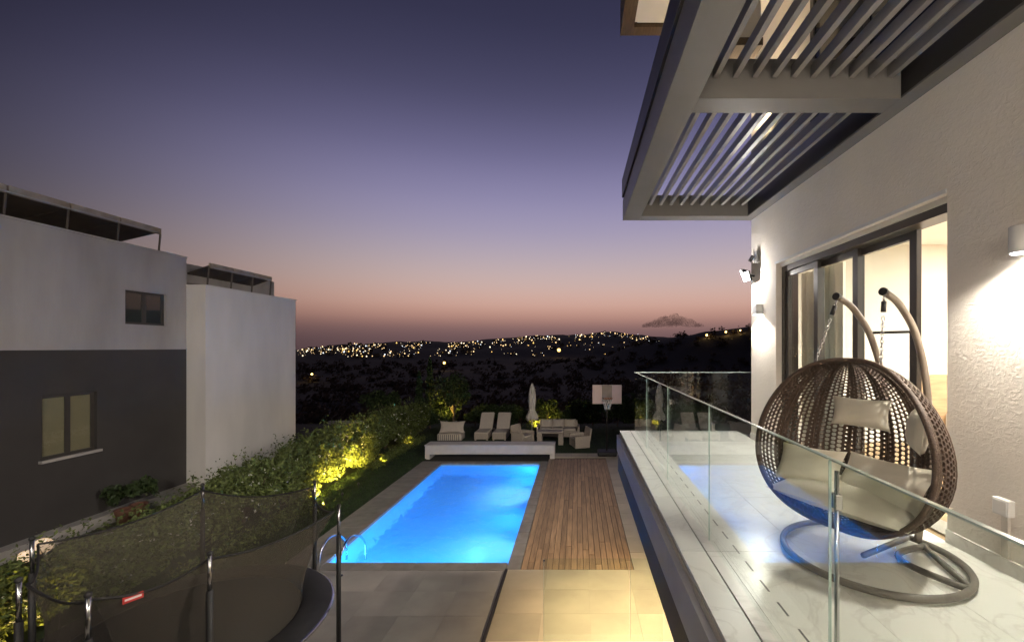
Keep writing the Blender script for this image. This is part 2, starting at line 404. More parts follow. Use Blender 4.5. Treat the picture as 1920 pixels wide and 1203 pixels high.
bx('terrace_edging', 'fascia', None, -1.555, -1.505, 3.0, 9.17, -.06, .045)['kind'] = 'structure'
tile_field('garden_path', 'cream', 1.22, 1.78, 9.2, 18.6, .56, .8, -.002)
tile_field('back_path', 'cream', -1.0, 1.9, 18.62, 19.3, .72, .66, -.004)

# pool ------------------------------------------------------------
pool = thing('swimming_pool', 'rectangular swimming pool glowing blue beside the wooden deck', 'pool', (0, 0, 0))
D = 1.35
b = MB()
b.add([(PX0, PY0, -D), (PX1, PY0, -D), (PX1, PY1, -D), (PX0, PY1, -D), (PX0, PY0, -.05), (PX1, PY0, -.05), (PX1, PY1, -.05), (PX0, PY1, -.05)],
      [(0, 1, 2, 3), (4, 5, 1, 0), (5, 6, 2, 1), (6, 7, 3, 2), (7, 4, 0, 3)])
b.build('basin', 'liner', pool)
b = MB(); sheet(b, PX0 + .002, PX1 - .002, PY0 + .002, PY1 - .002, -.13); b.build('water', 'water', pool)
def coping(x0, x1, y0, y1, n, axis, w):
    me = None
    for i in range(n):
        L_ = ((x1 - x0) if axis == 'x' else (y1 - y0)) / n
        if me is None:
            p = (MB().box(-L_ / 2 + .004, L_ / 2 - .004, -w / 2, w / 2, -.07, 0) if axis == 'x' else MB().box(-w / 2, w / 2, -L_ / 2 + .004, L_ / 2 - .004, -.07, 0)).build('coping_stone', 'coping', pool); me = p.data
        else: p = place(me, 'coping_stone', pool)
        p.location = (x0 + (i + .5) * L_, (y0 + y1) / 2, .004) if axis == 'x' else ((x0 + x1) / 2, y0 + (i + .5) * L_, .004)
coping(-6.5, PX0 + .02, PY0 - .3, PY1 + .32, 12, 'y', .88)
coping(PX1 - .02, -1.24, PY0 - .3, PY1 + .32, 14, 'y', .30)
coping(PX0 + .03, PX1 - .03, PY1 - .02, PY1 + .32, 6, 'x', .34)
coping(PX0 + .03, PX1 - .03, PY0 - .31, PY0 + .02, 6, 'x', .33)
for (x, y, z, p, to) in ((PX1 - .03, 17.0, -.5, 150, (-3.6, 16.9, -.7)), (PX1 - .03, 13.4, -.35, 190, (-4.6, 13.2, -.6)), (PX1 - .03, 10.2, -.35, 110, (-4.6, 10.2, -.6)),
                     (-3.2, PY0 + .03, -.4, 150, (-3.8, 12.5, -.9)), (-5.0, PY0 + .03, -.4, 150, (-4.8, 13, -.8))):
    d_ = bpy.data.lights.new('underwater_lamp', 'AREA'); d_.shape = 'DISK'; d_.size = .22; d_.energy = p * .36; d_.color = (.05, .40, 1.0)
    o = bpy.data.objects.new('underwater_lamp', d_); COL.objects.link(o); o.parent = pool; o.location = (x, y, z); o.rotation_euler = aim((x, y, z), to)
for y in (11.5, 15.5):
    light('underwater_spot', 'SPOT', (PX1 - .16, y, -.70), 190, (.50, .76, 1.0), pool, .02, aim((PX1 - .16, y, -.70), (-2.55, y - .1, -1.35)), 120, 1.0)
for y in (11.5, 15.5):
    b = MB().lathe([(.13, 0), (.13, .03), (.10, .05)], 20); o = b.build('pool_lamp', 'steel', pool); o.location = (PX1 - .002, y, -.6); o.rotation_euler = (0, -R(90), 0)

# deck ------------------------------------------------------------
b = MB(); sheet(b, -1.235, 1.215, 9.2, 18.3, -.05); deck = struct(b.build('wooden_deck', 'groove'))
npl = 18; pw = 2.44 / npl; pm = {}
for i in range(npl):
    y = 9.205; k = 0
    cuts = [9.205] + sorted(9.4 + random.random() * 1.2 + 2.9 * q for q in range(3)) + [18.3]
    for y0, y1 in zip(cuts, cuts[1:]):
        p = MB().box(-pw / 2 + .006, pw / 2 - .006, 0, y1 - y0 - .004, -.03, 0).build('plank', 'plank', deck)
        p.location = (-1.23 + (i + .5) * pw, y0, .004 + random.uniform(-.002, .002))

# cover bench at the far end of the pool ---------------------------
t = thing('pool_cover_bench', 'long pale low bench over the roller at the end of the pool', 'bench', (-3.8, 18.8, 0))
bx('seat_box', 'bench', t, -2.8, 2.8, -.36, .36, .15, .52, bevel=.015)
bx('lid', 'bench', t, -2.82, 2.82, -.38, .38, .522, .56, bevel=.008)
for x in (-2.7, 2.7): bx('end_leg', 'bench', t, x - .1, x + .1, -.355, .355, -.06, .148)
MB().tube([(-2.5, .1, .075), (2.5, .1, .075)], .06, 12).build('roller', 'dmetal', t, True)

# pool handrail -----------------------------------------------------
for k, x in enumerate((-5.42, -4.98)):
    b = MB(); pts = []
    ctrl = [(8.95, 0.0), (8.93, .25), (9.0, .5), (9.2, .64), (9.45, .64), (9.75, .5), (9.98, .28), (10.03, .02), (10.0, -.3)]
    for i in range(len(ctrl) - 1):
        for q in range(5):
            f = q / 5; pts.append((0, ctrl[i][0] * (1 - f) + ctrl[i + 1][0] * f - 9, ctrl[i][1] * (1 - f) + ctrl[i + 1][1] * f))
    for _ in range(4):
        pts = [pts[0]] + [tuple((a + 2 * b_ + c) / 4 for a, b_, c in zip(pts[i - 1], pts[i], pts[i + 1])) for i in range(1, len(pts) - 1)] + [pts[-1]]
    t = thing('pool_handrail', 'bent stainless steel grab rail dipping into the pool corner', 'handrail', (x, 9, 0), 0, 'pool grab rails')
    b.tube(pts, .022, 10).build('rail', 'steel', t, True)
    MB().lathe([(.06, 0), (.06, .012), (.03, .03)], 18, (0, -.05, .002)).build('base_flange', 'steel', t)

# lawn ---------------------------------------------------------------
b = MB(); sheet(b, -9.9, -6.52, 7.5, 27, -.03); sheet(b, -6.52, 9, 19.32, 27, -.03); sheet(b, -9.9, -7.32, 2, 7.5, -.03)
struct(b.build('lawn', 'lawn'))
b = MB()
for i in range(26000):
    if i % 2: x, y = random.uniform(-8.6, -6.52), 8 + 11.5 * random.random() ** 1.3
    else: x, y = random.uniform(-8.6, 4), random.uniform(19.35, 26)
    if -6.7 < x < -.95 and 18.4 < y < 19.2: continue
    h = random.uniform(.03, .075); a = random.random() * 6.28; w = .007; dx, dy = math.cos(a) * w, math.sin(a) * w; lx, ly = random.uniform(-.03, .03), random.uniform(-.03, .03)
    b.add([(x - dx, y - dy, -.03), (x + dx, y + dy, -.03), (x + lx, y + ly, h - .03)], [(0, 1, 2)])
g = b.build('grass', 'grass'); g['kind'] = 'stuff'; g['label'] = 'short dark green lawn grass round the pool'; g['category'] = 'grass'

# ================================================================== VILLA (right)
FL = 3.3; XW = 2.85; YE = 7.0; BE = 7.62
DZ = FL + 2.69; DY0, DY1 = 3.29, 6.13
v = thing('villa', 'white stucco villa with lit bedroom and wall lamps above the terrace', 'house', (XW, 0, 0))
def vb(name, m, x0, x1, y0, y1, z0, z1, bevel=0, parent=None):
    o = MB().box(x0 - XW, x1 - XW, y0, y1, z0, z1).build(name, m, parent or v, bevel=bevel); return o
vb('wall', 'stucco', XW, XW + .28, -3, DY0, 0, 10.4)
vb('wall', 'stucco', XW, XW + .28, DY1, YE, 0, 10.4)
vb('wall', 'stucco', XW, XW + .28, DY0 + .001, DY1 - .001, DZ, 10.4)
vb('wall', 'stucco', XW, XW + .28, DY0 + .001, DY1 - .001, 0, FL - .02)
vb('wall', 'stucco', XW + .281, 9, YE - .2, YE - .002, 0, 10.4)
# room seen through the door
vb('room_wall', 'roomw', XW + .30, 9, YE - .3, YE - .21, FL, 6.4)
vb('room_wall', 'roomw', 8.9, 9.0, -3, YE - .31, FL, 6.4)
vb('room_wall', 'roomw', XW + .29, 8.9, -3, -2.9, FL, 6.4)
vb('ceiling', 'roomw', XW + .29, 9, -3, YE - .2, 6.402, 6.5)
vb('room_floor', 'wood', XW + .01, 9, -3, YE - .2, FL - .1, FL - .004)
vb('room_wall', 'roomw', XW + .282, XW + .30, -2.9, DY0 - .02, FL, 6.4)
vb('room_wall', 'roomw', XW + .282, XW + .30, DY0, YE - .3, DZ + .03, 6.4)
light('ceiling_lamp', 'AREA', (3.1, 3.4, 6.35), 620, (1, .96, .89), v, sxy=(2.2, 2.2))
# skirting
b = None
for (y0, y1) in ((-3, DY0 - .004), (DY1 + .004, YE)): vb('skirting', 'marble', XW - .018, XW - .001, y0, y1, FL + .001, FL + .10)
# trim above the door
vb('lintel_trim', 'white', XW - .012, XW - .001, DY0 - .0, DY1 + .02, DZ - .005, DZ + .03)
vb('shutter_box', 'plaster', XW + .06, XW + .13, DY0 + .004, DY1 - .004, DZ - .05, DZ - .002)
# balcony ----------------------------------------------------------
bal = thing('balcony', 'marble floored balcony slab with dark fascia along the villa', 'balcony', (0, 0, FL))
bx('slab', 'plaster', bal, .75, XW, -2.5, BE - .02, -.70, -.03)
bx('fascia_board', 'fascia', bal, .72, .745, -2.5, BE, -.70, -.35)
bx('fascia_board', 'fascia', bal, .746, XW + 1, BE - .018, BE, -.70, -.35)
for i in range(7):
    y0 = -2.5 + i * 1.447; bx('edge_stone', 'edge', bal, .70, .748, y0 + .002, y0 + 1.445, -.349, -.065, bevel=.003)
bx('end_edge', 'edge', bal, .749, XW + 1, BE - .018, BE + .02, -.349, -.065)
bx('shadow_gap', 'groove', bal, .765, .80, -2.5, BE - .03, -.064, -.02)
for i in range(9):
    y0 = -2.5 + i * 1.1266; bx('coping_slab', 'marble', bal, .755, .935, y0 + .0015, y0 + 1.125, -.02, .004, bevel=.002)
bx('channel', 'groove', bal, .936, .944, -2.5, BE - .05, -.02, -.006)
for i in range(9):
    y0 = -2.5 + i * 1.1266; bx('inner_coping', 'marble', bal, .945, 1.05, y0 + .0015, y0 + 1.125, -.02, .003, bevel=.002)
fl = bx('floor_bed', 'edge', bal, 1.051, XW - .001, -2.5, BE - .03, -.03, -.014)
me = None; ncol = 3; wx = (XW - 1.052) / 3; wy = 1.126
for i in range(3):
    for j in range(9):
        if me is None:
            p = MB().box(-wx / 2 + .0012, wx / 2 - .0012, -wy / 2 + .0012, wy / 2 - .0012, -.012, 0).build('tile', 'marble', fl); me = p.data
        else: p = place(me, 'tile', fl)
        p.location = (1.052 + (i + .5) * wx, -2.5 + (j + .5) * wy, 0)
for k in range(34):
    y0 = -.5 + k * .24; bx('drain_slot', 'groove', bal, 1.17, 1.182, y0, y0 + .13, .0003, .0012)
# glass railing -----------------------------------------------------
gr = thing('glass_railing', 'frameless clear glass balustrade round the balcony edge', 'railing', (0, 0, FL))
ys = [-1.4, .16, 1.72, 3.3, 4.82, 6.3, BE - .06]
for y0, y1 in zip(ys, ys[1:]):
    p = bx('glass_panel', 'glass', gr, 1.012, 1.026, y0 + .006, y1 - .006, -.01, 1.045)
    bx('top_edge', 'gedge', p, 1.010, 1.028, y0 + .006, y1 - .006, 1.0465, 1.053)
    bx('side_edge', 'gedge', p, 1.0135, 1.0245, y0 + .001, y0 + .005, .005, 1.044)
for x0, x1 in ((1.03, 1.94), (1.95, XW + .5)):
    p = bx('glass_panel', 'glass', gr, x0, x1, BE - .075, BE - .061, -.01, 1.045)
    bx('top_edge', 'gedge', p, x0, x1, BE - .077, BE - .059, 1.0465, 1.053)
for y, z0 in ((1.72, 0), (3.3, .0), (4.82, 0), (6.3, 0)):
    if y < 2: MB().tube([(1.045, y, 0), (1.045, y, 1.0)], .009, 10).build('post', 'steel', gr, True)
    bx('clamp', 'steel', gr, 1.028, 1.058, y - .02, y + .02, .85, .91, bevel=.004)

# sliding door -------------------------------------------------------
sd = thing('sliding_door', 'three panel dark framed sliding glass door slid partly open to the bedroom', 'door', (3.0, 0, FL))
h = 2.62
bx('top_rail', 'frame', sd, -.07, .13, DY0 + .006, DY1 - .006, h - .055, h + .02)
bx('jamb', 'frame', sd, -.07, .13, DY1 - .08, DY1 - .006, 0, h - .056)
bx('threshold_rail', 'alu', sd, -.08, .14, DY0 + .006, DY1 - .085, .0, .012)
for (y0, y1, x) in ((5.24, 6.04, -.03), (4.6, 5.36, .04), (3.86, 4.70, .09)):
    p = bx('door_frame', 'frame', sd, x - .022, x + .022, y0, y0 + .085, .016, h - .06)
    bx('stile', 'frame', p, x - .022, x + .022, y1 - .075, y1, .016, h - .06)
    bx('bottom_rail', 'frame', p, x - .021, x + .021, y0 + .086, y1 - .076, .016, .10)
    bx('head_rail', 'frame', p, x - .021, x + .021, y0 + .086, y1 - .076, h - .13, h - .062)
    bx('pane', 'wglass', p, x - .006, x + .006, y0 + .084, y1 - .074, .098, h - .128)
# curtains + bed ------------------------------------------------------
def curtain(y0, y1, x, name_lab):
    b = MB(); n = 60; vs = []; fs = []
    for i in range(n + 1):
        f = i / n; xx = .045 * math.sin(f * (y1 - y0) * 46) + .012 * math.sin(f * 31)
        for z in (.03, 1.3, 2.6): vs.append((xx * (.8 + .2 * z / 2.6), y0 + f * (y1 - y0), z))
    for i in range(n):
        for k in range(2): fs.append((i * 3 + k, (i + 1) * 3 + k, (i + 1) * 3 + k + 1, i * 3 + k + 1))
    o = b.add(vs, fs).build('curtain', 'curtain', smooth=True); o.location = (x, 0, FL); tag(o, name_lab, 'curtain')
curtain(5.5, 6.5, 3.42, 'pleated cream curtain drawn back at the end of the sliding door')
bd = thing('bed', 'white made bed against a wooden headboard in the lit bedroom', 'bed', (6.6, 6.65, FL))
bx('headboard', 'wood', bd, -1.3, 1.3, -.06, .03, 0, 1.07, bevel=.01)
bx('mattress', 'linen', bd, -.95, .95, -2.1, -.07, .18, .50, bevel=.05)
bx('bed_base', 'wood', bd, -.97, .97, -2.12, -.07, .02, .179)
for x in (-.45, .45): MB().pillow((x, -.28, .60), .75, .45, .2, Matrix.Rotation(R(18), 3, 'X')).build('pillow', 'linen', bd, True)

# upper floor ----------------------------------------------------------
uz = 9.9
ro = thing('roof_canopy', 'cantilevered flat roof with cream soffit and brown timber rim above the pergola', 'roof', (0, 0, uz))
bx('roof_slab', 'plaster', ro, .95, 9, -3, YE - .2, .06, .5)
bx('rim', 'timber', ro, .70, .90, -3, YE, -.0, .52)
bx('rim', 'timber', ro, .901, 9, YE - .18, YE - .001, -.0, .519)
for i in range(5):
    y0 = -3 + i * 1.95; bx('soffit_panel', 'plaster', ro, .902, XW + .3, y0 + .003, min(y0 + 1.947, YE - .185), .03, .058)
uw = thing('upper_balcony_door', 'dark framed glazed door on the upper floor seen through the pergola', 'door', (XW - .03, 2.2, 7.4))
for k in range(4):
    y0 = k * .95; p = bx('door_frame', 'frame', uw, -.03, .02, y0, y0 + .07, 0, 2.2)
    if k < 3: bx('pane', 'paneb', p, -.012, .015, y0 + .071, y0 + .949, .08, 2.12)
bx('top_rail', 'frame', uw, -.03, .02, 0, 2.92, 2.201, 2.29)
t = thing('upper_pier', 'cream rendered pier hanging below the roof canopy', 'pier', (2.1, 5.6, 8.6))
bx('shaft', 'plaster', t, -.22, .22, -.2, .2, .1, 1.355); bx('foot', 'timber', t, -.24, .24, -.22, .22, .0, .099)
t = thing('upper_fill_lamp', 'unseen warm uplight added on the upper wall to light the cream soffit', 'lamp', (XW, 6.35, 7.6))  # added lamp, out of sight, washing the soffit from below
MB().lathe([(.05, 0), (.05, .16)], 20, (-.07, 0, 0)).build('shade', 'white', t, True)
bx('bracket', 'white', t, -.03, -.001, -.02, .02, .06, .10)
light('lamp_light', 'SPOT', (-.3, 0, .30), 130, (1, .78, .5), t, .06, (R(180), 0, 0), 150, .8)

# wing of the villa behind the camera, with unseen lamps added for fill light
wg = thing('villa_wing', 'stucco wing of the villa facing the pool behind the balcony end', 'house wing', (0, -2.6, 0))
bx('wall', 'stucco', wg, -6, XW - .02, -.3, 0, 0, 10.2)
bx('cornice', 'timber', wg, -6, XW - .02, .001, .2, 9.6, 10.1)
for x in (-3.2, .2, 2.2):  # added lamps, fill for the egg chair and balcony wall
    t = thing('wing_fill_lamp', 'unseen half dome fill lamp added on the villa wing', 'lamp', (x, -2.6, CZ + 1.3), 0, 'added fill lamps of the villa wing')
    MB().lathe([(.02, -.06), (.10, -.04), (.13, .02), (.12, .10), (.10, .14)], 20, (0, .15, 0)).build('shade', 'bulb2', t, True)
    bx('back_plate', 'white', t, -.06, .06, .001, .02, -.07, .12)
    light('lamp_light', 'POINT', (0, .34, .0), 120, (1, .89, .75), t, .08)
t = thing('wing_fill_flood', 'unseen floodlight added on the villa wing to brighten the neighbouring house', 'lamp', (-3.9, -2.6, CZ + 1.6))  # added out of view to brighten the neighbour's camera-side walls
to = Vector((-12.4, 15.0, 2.6)); hd = Vector((0, .22, 0)); d = (to - (t.location + hd)).normalized(); rotq = d.to_track_quat('-Z', 'Y').to_matrix()
MB().tube([(0, 0, 0), (0, .2, 0)], .018, 10).build('arm', 'dmetal', t, True)
hs_ = MB().obox(hd - d * .02, .20, .16, .035, rotq).build('housing', 'dmetal', t, bevel=.006)
MB().obox(hd + d * .003, .17, .13, .009, rotq).build('lens', 'flood', hs_)
light('flood_beam', 'SPOT', hd + d * .06, 2200, (1, .90, .79), t, .05, d.to_track_quat('-Z', 'Y').to_euler(), 64, 1.0)
# pergola ------------------------------------------------------------
pz = CZ + 2.07
pg = thing('pergola', 'grey metal louvred pergola hanging over the balcony', 'pergola', (0, 0, pz))
bx('outer_beam', 'metal', pg, .74, 1.01, -3, YE, 0, .33, bevel=.004)
bx('gutter_board', 'dmetal', pg, .715, .80, -3, YE - .12, .332, .62)
bx('wall_beam', 'metal', pg, 2.70, XW - .004, -3, YE - .001, 0, .02)
bx('wall_beam_web', 'dmetal', pg, 2.73, XW - .004, -3, YE - .002, .021, .36)
bx('end_beam', 'metal', pg, 1.012, 2.698, 6.76, YE - .001, 0, .33)
bx('cross_beam', 'metal', pg, 1.012, 2.698, 3.56, 3.78, 0, .33)
bx('cross_beam', 'metal', pg, 1.012, 2.698, .30, .52, 0, .33)
me = None
for (y0, y1) in ((3.79, 6.75), (.53, 3.55), (-2.9, .29)):
    for i in range(10):
        ln = y1 - y0
        b = MB().obox((0, ln / 2, 0), .042, ln, .10, Matrix.Rotation(R(4), 3, 'Y')); p = b.build('slat', 'slatm', pg)
        p.location = (1.155 + i * .161, y0, .215)

# lamps ---------------------------------------------------------------
def wall_lamp(y, z, lab, power, tilt=0):
    t = thing('wall_lamp', lab, 'lamp', (XW, y, z))
    MB().lathe([(.055, 0), (.058, .005), (.058, .165), (.05, .17)], 28, (-.085, 0, 0)).build('shade', 'white', t, True)
    bx('bracket', 'white', t, -.035, -.001, -.03, .03, .04, .13)
    MB().lathe([(.048, -.003), (.048, -.0005)], 20, (-.085, 0, 0)).build('bulb', 'bulb', t)
    light('lamp_light', 'SPOT', (-.085, 0, -.02), power, (1, .93, .82), t, .045, (0, 0, 0), 152, .55)
    return t
wall_lamp(2.66, CZ + .585, 'white cylinder wall lamp shining down the stucco right of the door', 155)
t = thing('wall_lamp', 'small lit white wall lamp on the pillar under the floodlight', 'lamp', (XW, 6.62, CZ + .50))
bx('shade', 'white', t, -.11, -.002, -.07, .07, 0, .16, bevel=.01)
bx('bulb', 'bulb', t, -.095, -.015, -.055, .055, -.004, -.0005)
light('lamp_light', 'SPOT', (-.06, 0, -.03), 130, (1, .92, .8), t, .04, (0, 0, 0), 150, .4)
t = thing('floodlight', 'bright security floodlight on the corner of the villa wall', 'lamp', (XW, 6.88, CZ + 1.12))
MB().tube([(-.001, 0, .02), (-.10, .0, .04)], .018, 10).build('arm', 'dmetal', t, True)
for (hd, to, pw2, cone) in (((-.16, -.06, .0), (-12, 5, 2.0), 1300, 84), ((-.12, .10, .06), (-7.5, 18.5, 0), 2300, 90)):
    hd = Vector(hd); d = (Vector(to) - (t.location + hd)).normalized(); rotq = d.to_track_quat('-Z', 'Y').to_matrix()
    hs_ = MB().obox(hd - d * .02, .20, .16, .035, rotq).build('housing', 'dmetal', t, bevel=.006)
    MB().obox(hd + d * .003, .17, .13, .009, rotq).build('lens', 'flood', hs_)
    light('flood_beam', 'SPOT', hd + d * .06, pw2, (1, .90, .80), t, .05, d.to_track_quat('-Z', 'Y').to_euler(), cone, .9)
MB().obox((-.05, 0, .30), .05, .04, .10, Matrix.Rotation(R(30), 3, 'Y')).build('sensor', 'dmetal', t)
light('flood_spill', 'POINT', (-.30, -.06, -.05), 32, (1, .94, .88), t, .03)
t = thing('socket_box', 'square white outdoor socket on the stucco under the wall lamp', 'socket', (XW, 2.83, FL + .44))
bx('housing', 'white', t, -.05, -.001, -.055, .055, -.055, .055, bevel=.006)
bx('cover', 'white', t, -.056, -.0505, -.045, .045, -.045, .045, bevel=.003)
bx('conduit', 'plaster', t, -.022, -.001, -.025, .02, -.335, -.058)
t = thing('junction_box', 'small grey box on the wall above the floodlight', 'box', (XW, 6.72, CZ + 1.42))
bx('housing', 'metal', t, -.05, -.001, -.05, .05, -.09, .09, bevel=.006); bx('lid', 'dmetal', t, -.055, -.0505, -.03, .03, -.05, .03)
# terrace downlights in the slab soffit
for x, y, p in ((1.15, 7.5, 800), (1.3, 4.9, 90)):
    t = tag(MB().lathe([(.06, 0), (.06, .02)], 20).build('soffit_downlight', 'bulb'), 'round warm downlight recessed under the balcony slab', 'lamp', 'balcony soffit downlights')
    t.location = (x, y, FL - .722)
    light('downlight_beam', 'SPOT', (0, 0, -.03), p, (1, .77, .44), t, .05, (0, 0, 0), 125, .9)
# glass screen on the warm terrace
gs = thing('glass_screen', 'low clear glass screen standing on the warm lit terrace', 'screen', (0, 6.72, 0))
for x0, x1 in ((-.53, .81), (.83, 1.34)):
    p = bx('glass_panel', 'glass', gs, x0, x1, -.006, .006, .05, 1.47)
    bx('side_edge', 'gedge', p, x0 - .004, x0 - .0005, -.005, .005, .05, 1.47)
    bx('foot_clamp', 'steel', p, x0 + .15, x0 + .2, -.03, .03, .001, .10)
bx('hinge', 'steel', gs, -.545, -.515, -.02, .02, 1.36, 1.44, bevel=.004)
bx('threshold', 'marble', gs, -1.45, 2.7, -.35, .17, .003, .048)

# ================================================================== SWING CHAIR
dv = Vector((-.88, -.47, 0)).normalized()
ch = thing('hanging_egg_chair', 'double brown wicker egg chair hanging from a curved two-arm stand', 'swing chair', (2.06, 3.12, FL), math.atan2(dv.y, dv.x))
cb = .11                                     # sideways shift of basket
ring = [(.03 + .55 * math.cos(a), .08 + .55 * math.sin(a), .032) for a in [2 * math.pi * i / 72 for i in range(72)]]
MB().tube(ring, .023, 10, True).build('base_ring', 'ringm', ch, True)
b = MB()
chord = []
for i in range(17):
    f = i / 16; p0 = Vector((-.46, .22, .034)); p1 = Vector((-.02, .62, .034)); q_ = p0.lerp(p1, f) + Vector((.16, -.20, 0)) * math.sin(f * math.pi); chord.append(q_)
b.tube(chord, .022, 8)
b.build('base_brace', 'ringm', ch, True)
MB().tube([(-.45, .2, .036), (-.05, .61, .036)], .02, 8).build('base_brace', 'ringm', ch, True)
MB().tube([(-.50, .08, .034), (-.15, .08, .034), (.1, .08, .034)], .02, 8).build('base_brace', 'ringm', ch, True)
def smoothpts(ctrl, sub=6, it=5):
    pts = []
    for i in range(len(ctrl) - 1):
        for q in range(sub):
            f = q / sub; pts.append(tuple(a * (1 - f) + c * f for a, c in zip(ctrl[i], ctrl[i + 1])))
    pts.append(ctrl[-1])
    for _ in range(it):
        pts = [pts[0]] + [tuple((a + 2 * b_ + c) / 4 for a, b_, c in zip(pts[i - 1], pts[i], pts[i + 1])) for i in range(1, len(pts) - 1)] + [pts[-1]]
    return pts
tips = []
for s in (-1, 1):
    ctrl = [(-.47, .06 + s * .10, .04), (-.56, .05 + s * .11, .3), (-.64, .03 + s * .13, .65), (-.66, .01 + s * .145, 1.0), (-.61, -.01 + s * .155, 1.35), (-.47, -.02 + s * .16, 1.64), (-.25, -.03 + s * .165, 1.83), (-.06, -.03 + s * .165, 1.89)]
    p = smoothpts(ctrl)
    a = MB().tube(p, .025, 10).build('stand_arm', 'arm', ch, True); tips.append(Vector(p[-1]))
    MB().tube([p[-1], tuple(Vector(p[-1]) + Vector((.02, 0, .002)))], .030, 10).build('end_cap', 'dmetal', a)
MB().tube([(-.49, -.185, 1.615), (-.49, .145, 1.615)], .011, 8).build('cross_bar', 'dmetal', ch, True)
# basket
rt = Vector((.0, 0, 1.40)); rb = Vector((.22, 0, .20)); vc = (rt + rb) / 2 + Vector((-.03, -cb + .03, 0)); vv = (rt - rb) / 2 + Vector((0, -.012, 0))
nn_ = Vector((vv.z, 0, -vv.x)).normalized()      # rim normal, points forward
HW = .63; LM = R(101)
def shell(lam, phi):
    cp = max(0, math.cos(phi)) ** .86; sp = math.sin(phi)
    w = HW * (1 - .14 * sp)
    return vc + Vector((0, 1, 0)) * (w * cp * math.sin(lam)) + vv * sp - nn_ * (.64 * cp * math.cos(lam) * (1 - .10 * sp))
def rim_pt(th):
    return shell(LM if math.cos(th) >= 0 else -LM, math.asin(max(-1, min(1, math.sin(th)))))
NT, NS_ = 48, 50
b = MB(); vs = []; fs = []
outer = [(-1, -1), (0, -1), (1, -1), (1, 0), (1, 1), (0, 1), (-1, 1), (-1, 0)]
for i in range(NT):
    solid = i % 6 in (0, 5)
    for j in range(NS_):
        st = .5 * (i % 2); o0 = len(vs)
        l0, l1 = -LM + 2 * LM * i / NT, -LM + 2 * LM * (i + 1) / NT
        f0, f1 = R(-84) + R(168) * min(NS_, j + st) / NS_, R(-84) + R(168) * min(NS_, j + 1 + st) / NS_
        if j == 0: f0 = R(-84)
        lm_, fm = (l0 + l1) / 2, (f0 + f1) / 2; hl, hf = (l1 - l0) / 2, (f1 - f0) / 2
        k = .36 if solid else .84
        inner = [(-.74 * k, -.74 * k), (0, -1.02 * k), (.74 * k, -.74 * k), (.95 * k, 0), (.74 * k, .74 * k), (0, 1.02 * k), (-.74 * k, .74 * k), (-.95 * k, 0)]
        for (a, c) in outer + inner: vs.append(shell(lm_ + a * hl, fm + c * hf))
        for q in range(8): fs.append((o0 + q, o0 + (q + 1) % 8, o0 + 8 + (q + 1) % 8, o0 + 8 + q))
b.add(vs, fs); bk = b.build('basket_weave', 'rattan', ch)
sol = bk.modifiers.new('thick', 'SOLIDIFY'); sol.thickness = .011; sol.offset = 0
MB().tube([rim_pt(2 * math.pi * i / 120) for i in range(120)], .018, 9, True).build('rim', 'rattan', ch, True)
for i in range(9):
    lam = -LM + 2 * LM * (i / 8)
    if 0 < i < 8: MB().tube([shell(lam, R(-88) + R(176) * q / 24) for q in range(25)], .011, 6).build('rib', 'rattan', ch, True)
# chains
for k, tp in enumerate(tips):
    top = tp + Vector((.0, 0, -.02)); th = math.pi / 2 + (.38 if k == 0 else -.42); end = rim_pt(th) + Vector((0, 0, .01))
    chn = MB(); dvec = end - top; n = int(dvec.length / .026); dirn = dvec.normalized(); o1 = dirn.orthogonal().normalized(); o2 = dirn.cross(o1)
    for i in range(6, n):
        c = top + dirn * ((i + .5) * dvec.length / n); o = o1 if i % 2 else o2
        chn.tube([c + dirn * (.019 * math.cos(a)) + o * (.010 * math.sin(a)) for a in [2 * math.pi * q / 10 for q in range(10)]], .0032, 5, True)
    c_ = chn.build('chain', 'steel', ch, True)
    MB().tube([top + dirn * .05, top + dirn * .125], .017, 10).build('spring', 'dmetal', c_, True)
    hk = [top + dirn * (.025 - .025 * math.cos(a)) + o1 * (.014 * math.sin(a)) for a in [2 * math.pi * q / 12 for q in range(12)]]
    MB().tube(hk, .004, 6, True).build('hook', 'steel', c_, True)
# cushions (parts of nothing: they lie in the basket)
chl = ch.matrix_basis if False else Matrix.Translation(ch.location) @ Matrix.Rotation(ch.rotation_euler.z, 4, 'Z')
def cushion(name, lab, c, sx_, sy_, th, ry, rz=0, rx=0, pinch=.1):
    o = MB().pillow((0, 0, 0), sx_, sy_, th, Matrix.Identity(3), 16, pinch).build(name, 'cushion', smooth=True)
    o.matrix_world = chl @ Matrix.Translation(c) @ Matrix.Rotation(R(rz), 4, 'Z') @ Matrix.Rotation(R(ry), 4, 'Y') @ Matrix.Rotation(R(rx), 4, 'X')
    tag(o, lab, 'cushion'); return o
yc = vc.y
cushion('seat_cushion', 'wide flat beige seat cushion filling the bottom of the egg chair', (-.03, yc, .38), .60, 1.02, .16, 5, pinch=.03)
cushion('back_cushion', 'low beige cushion on the far side of the egg chair seat', (-.05, yc - .34, .53), .34, .50, .12, 52, 14)
cushion('back_cushion', 'long low beige cushion leaning across the middle of the egg chair seat', (-.12, yc + .16, .52), .38, .68, .12, 50, -10, 3)
cushion('lumbar_pillow', 'small oblong beige pillow tied to the wicker back of the chair', (-.34, yc - .10, .97), .24, .46, .13, 82, 4, 5)
cushion('lumbar_pillow', 'small beige pillow tied inside the near side of the wicker basket', (-.10, yc + .40, .93), .26, .38, .12, 84, -58)

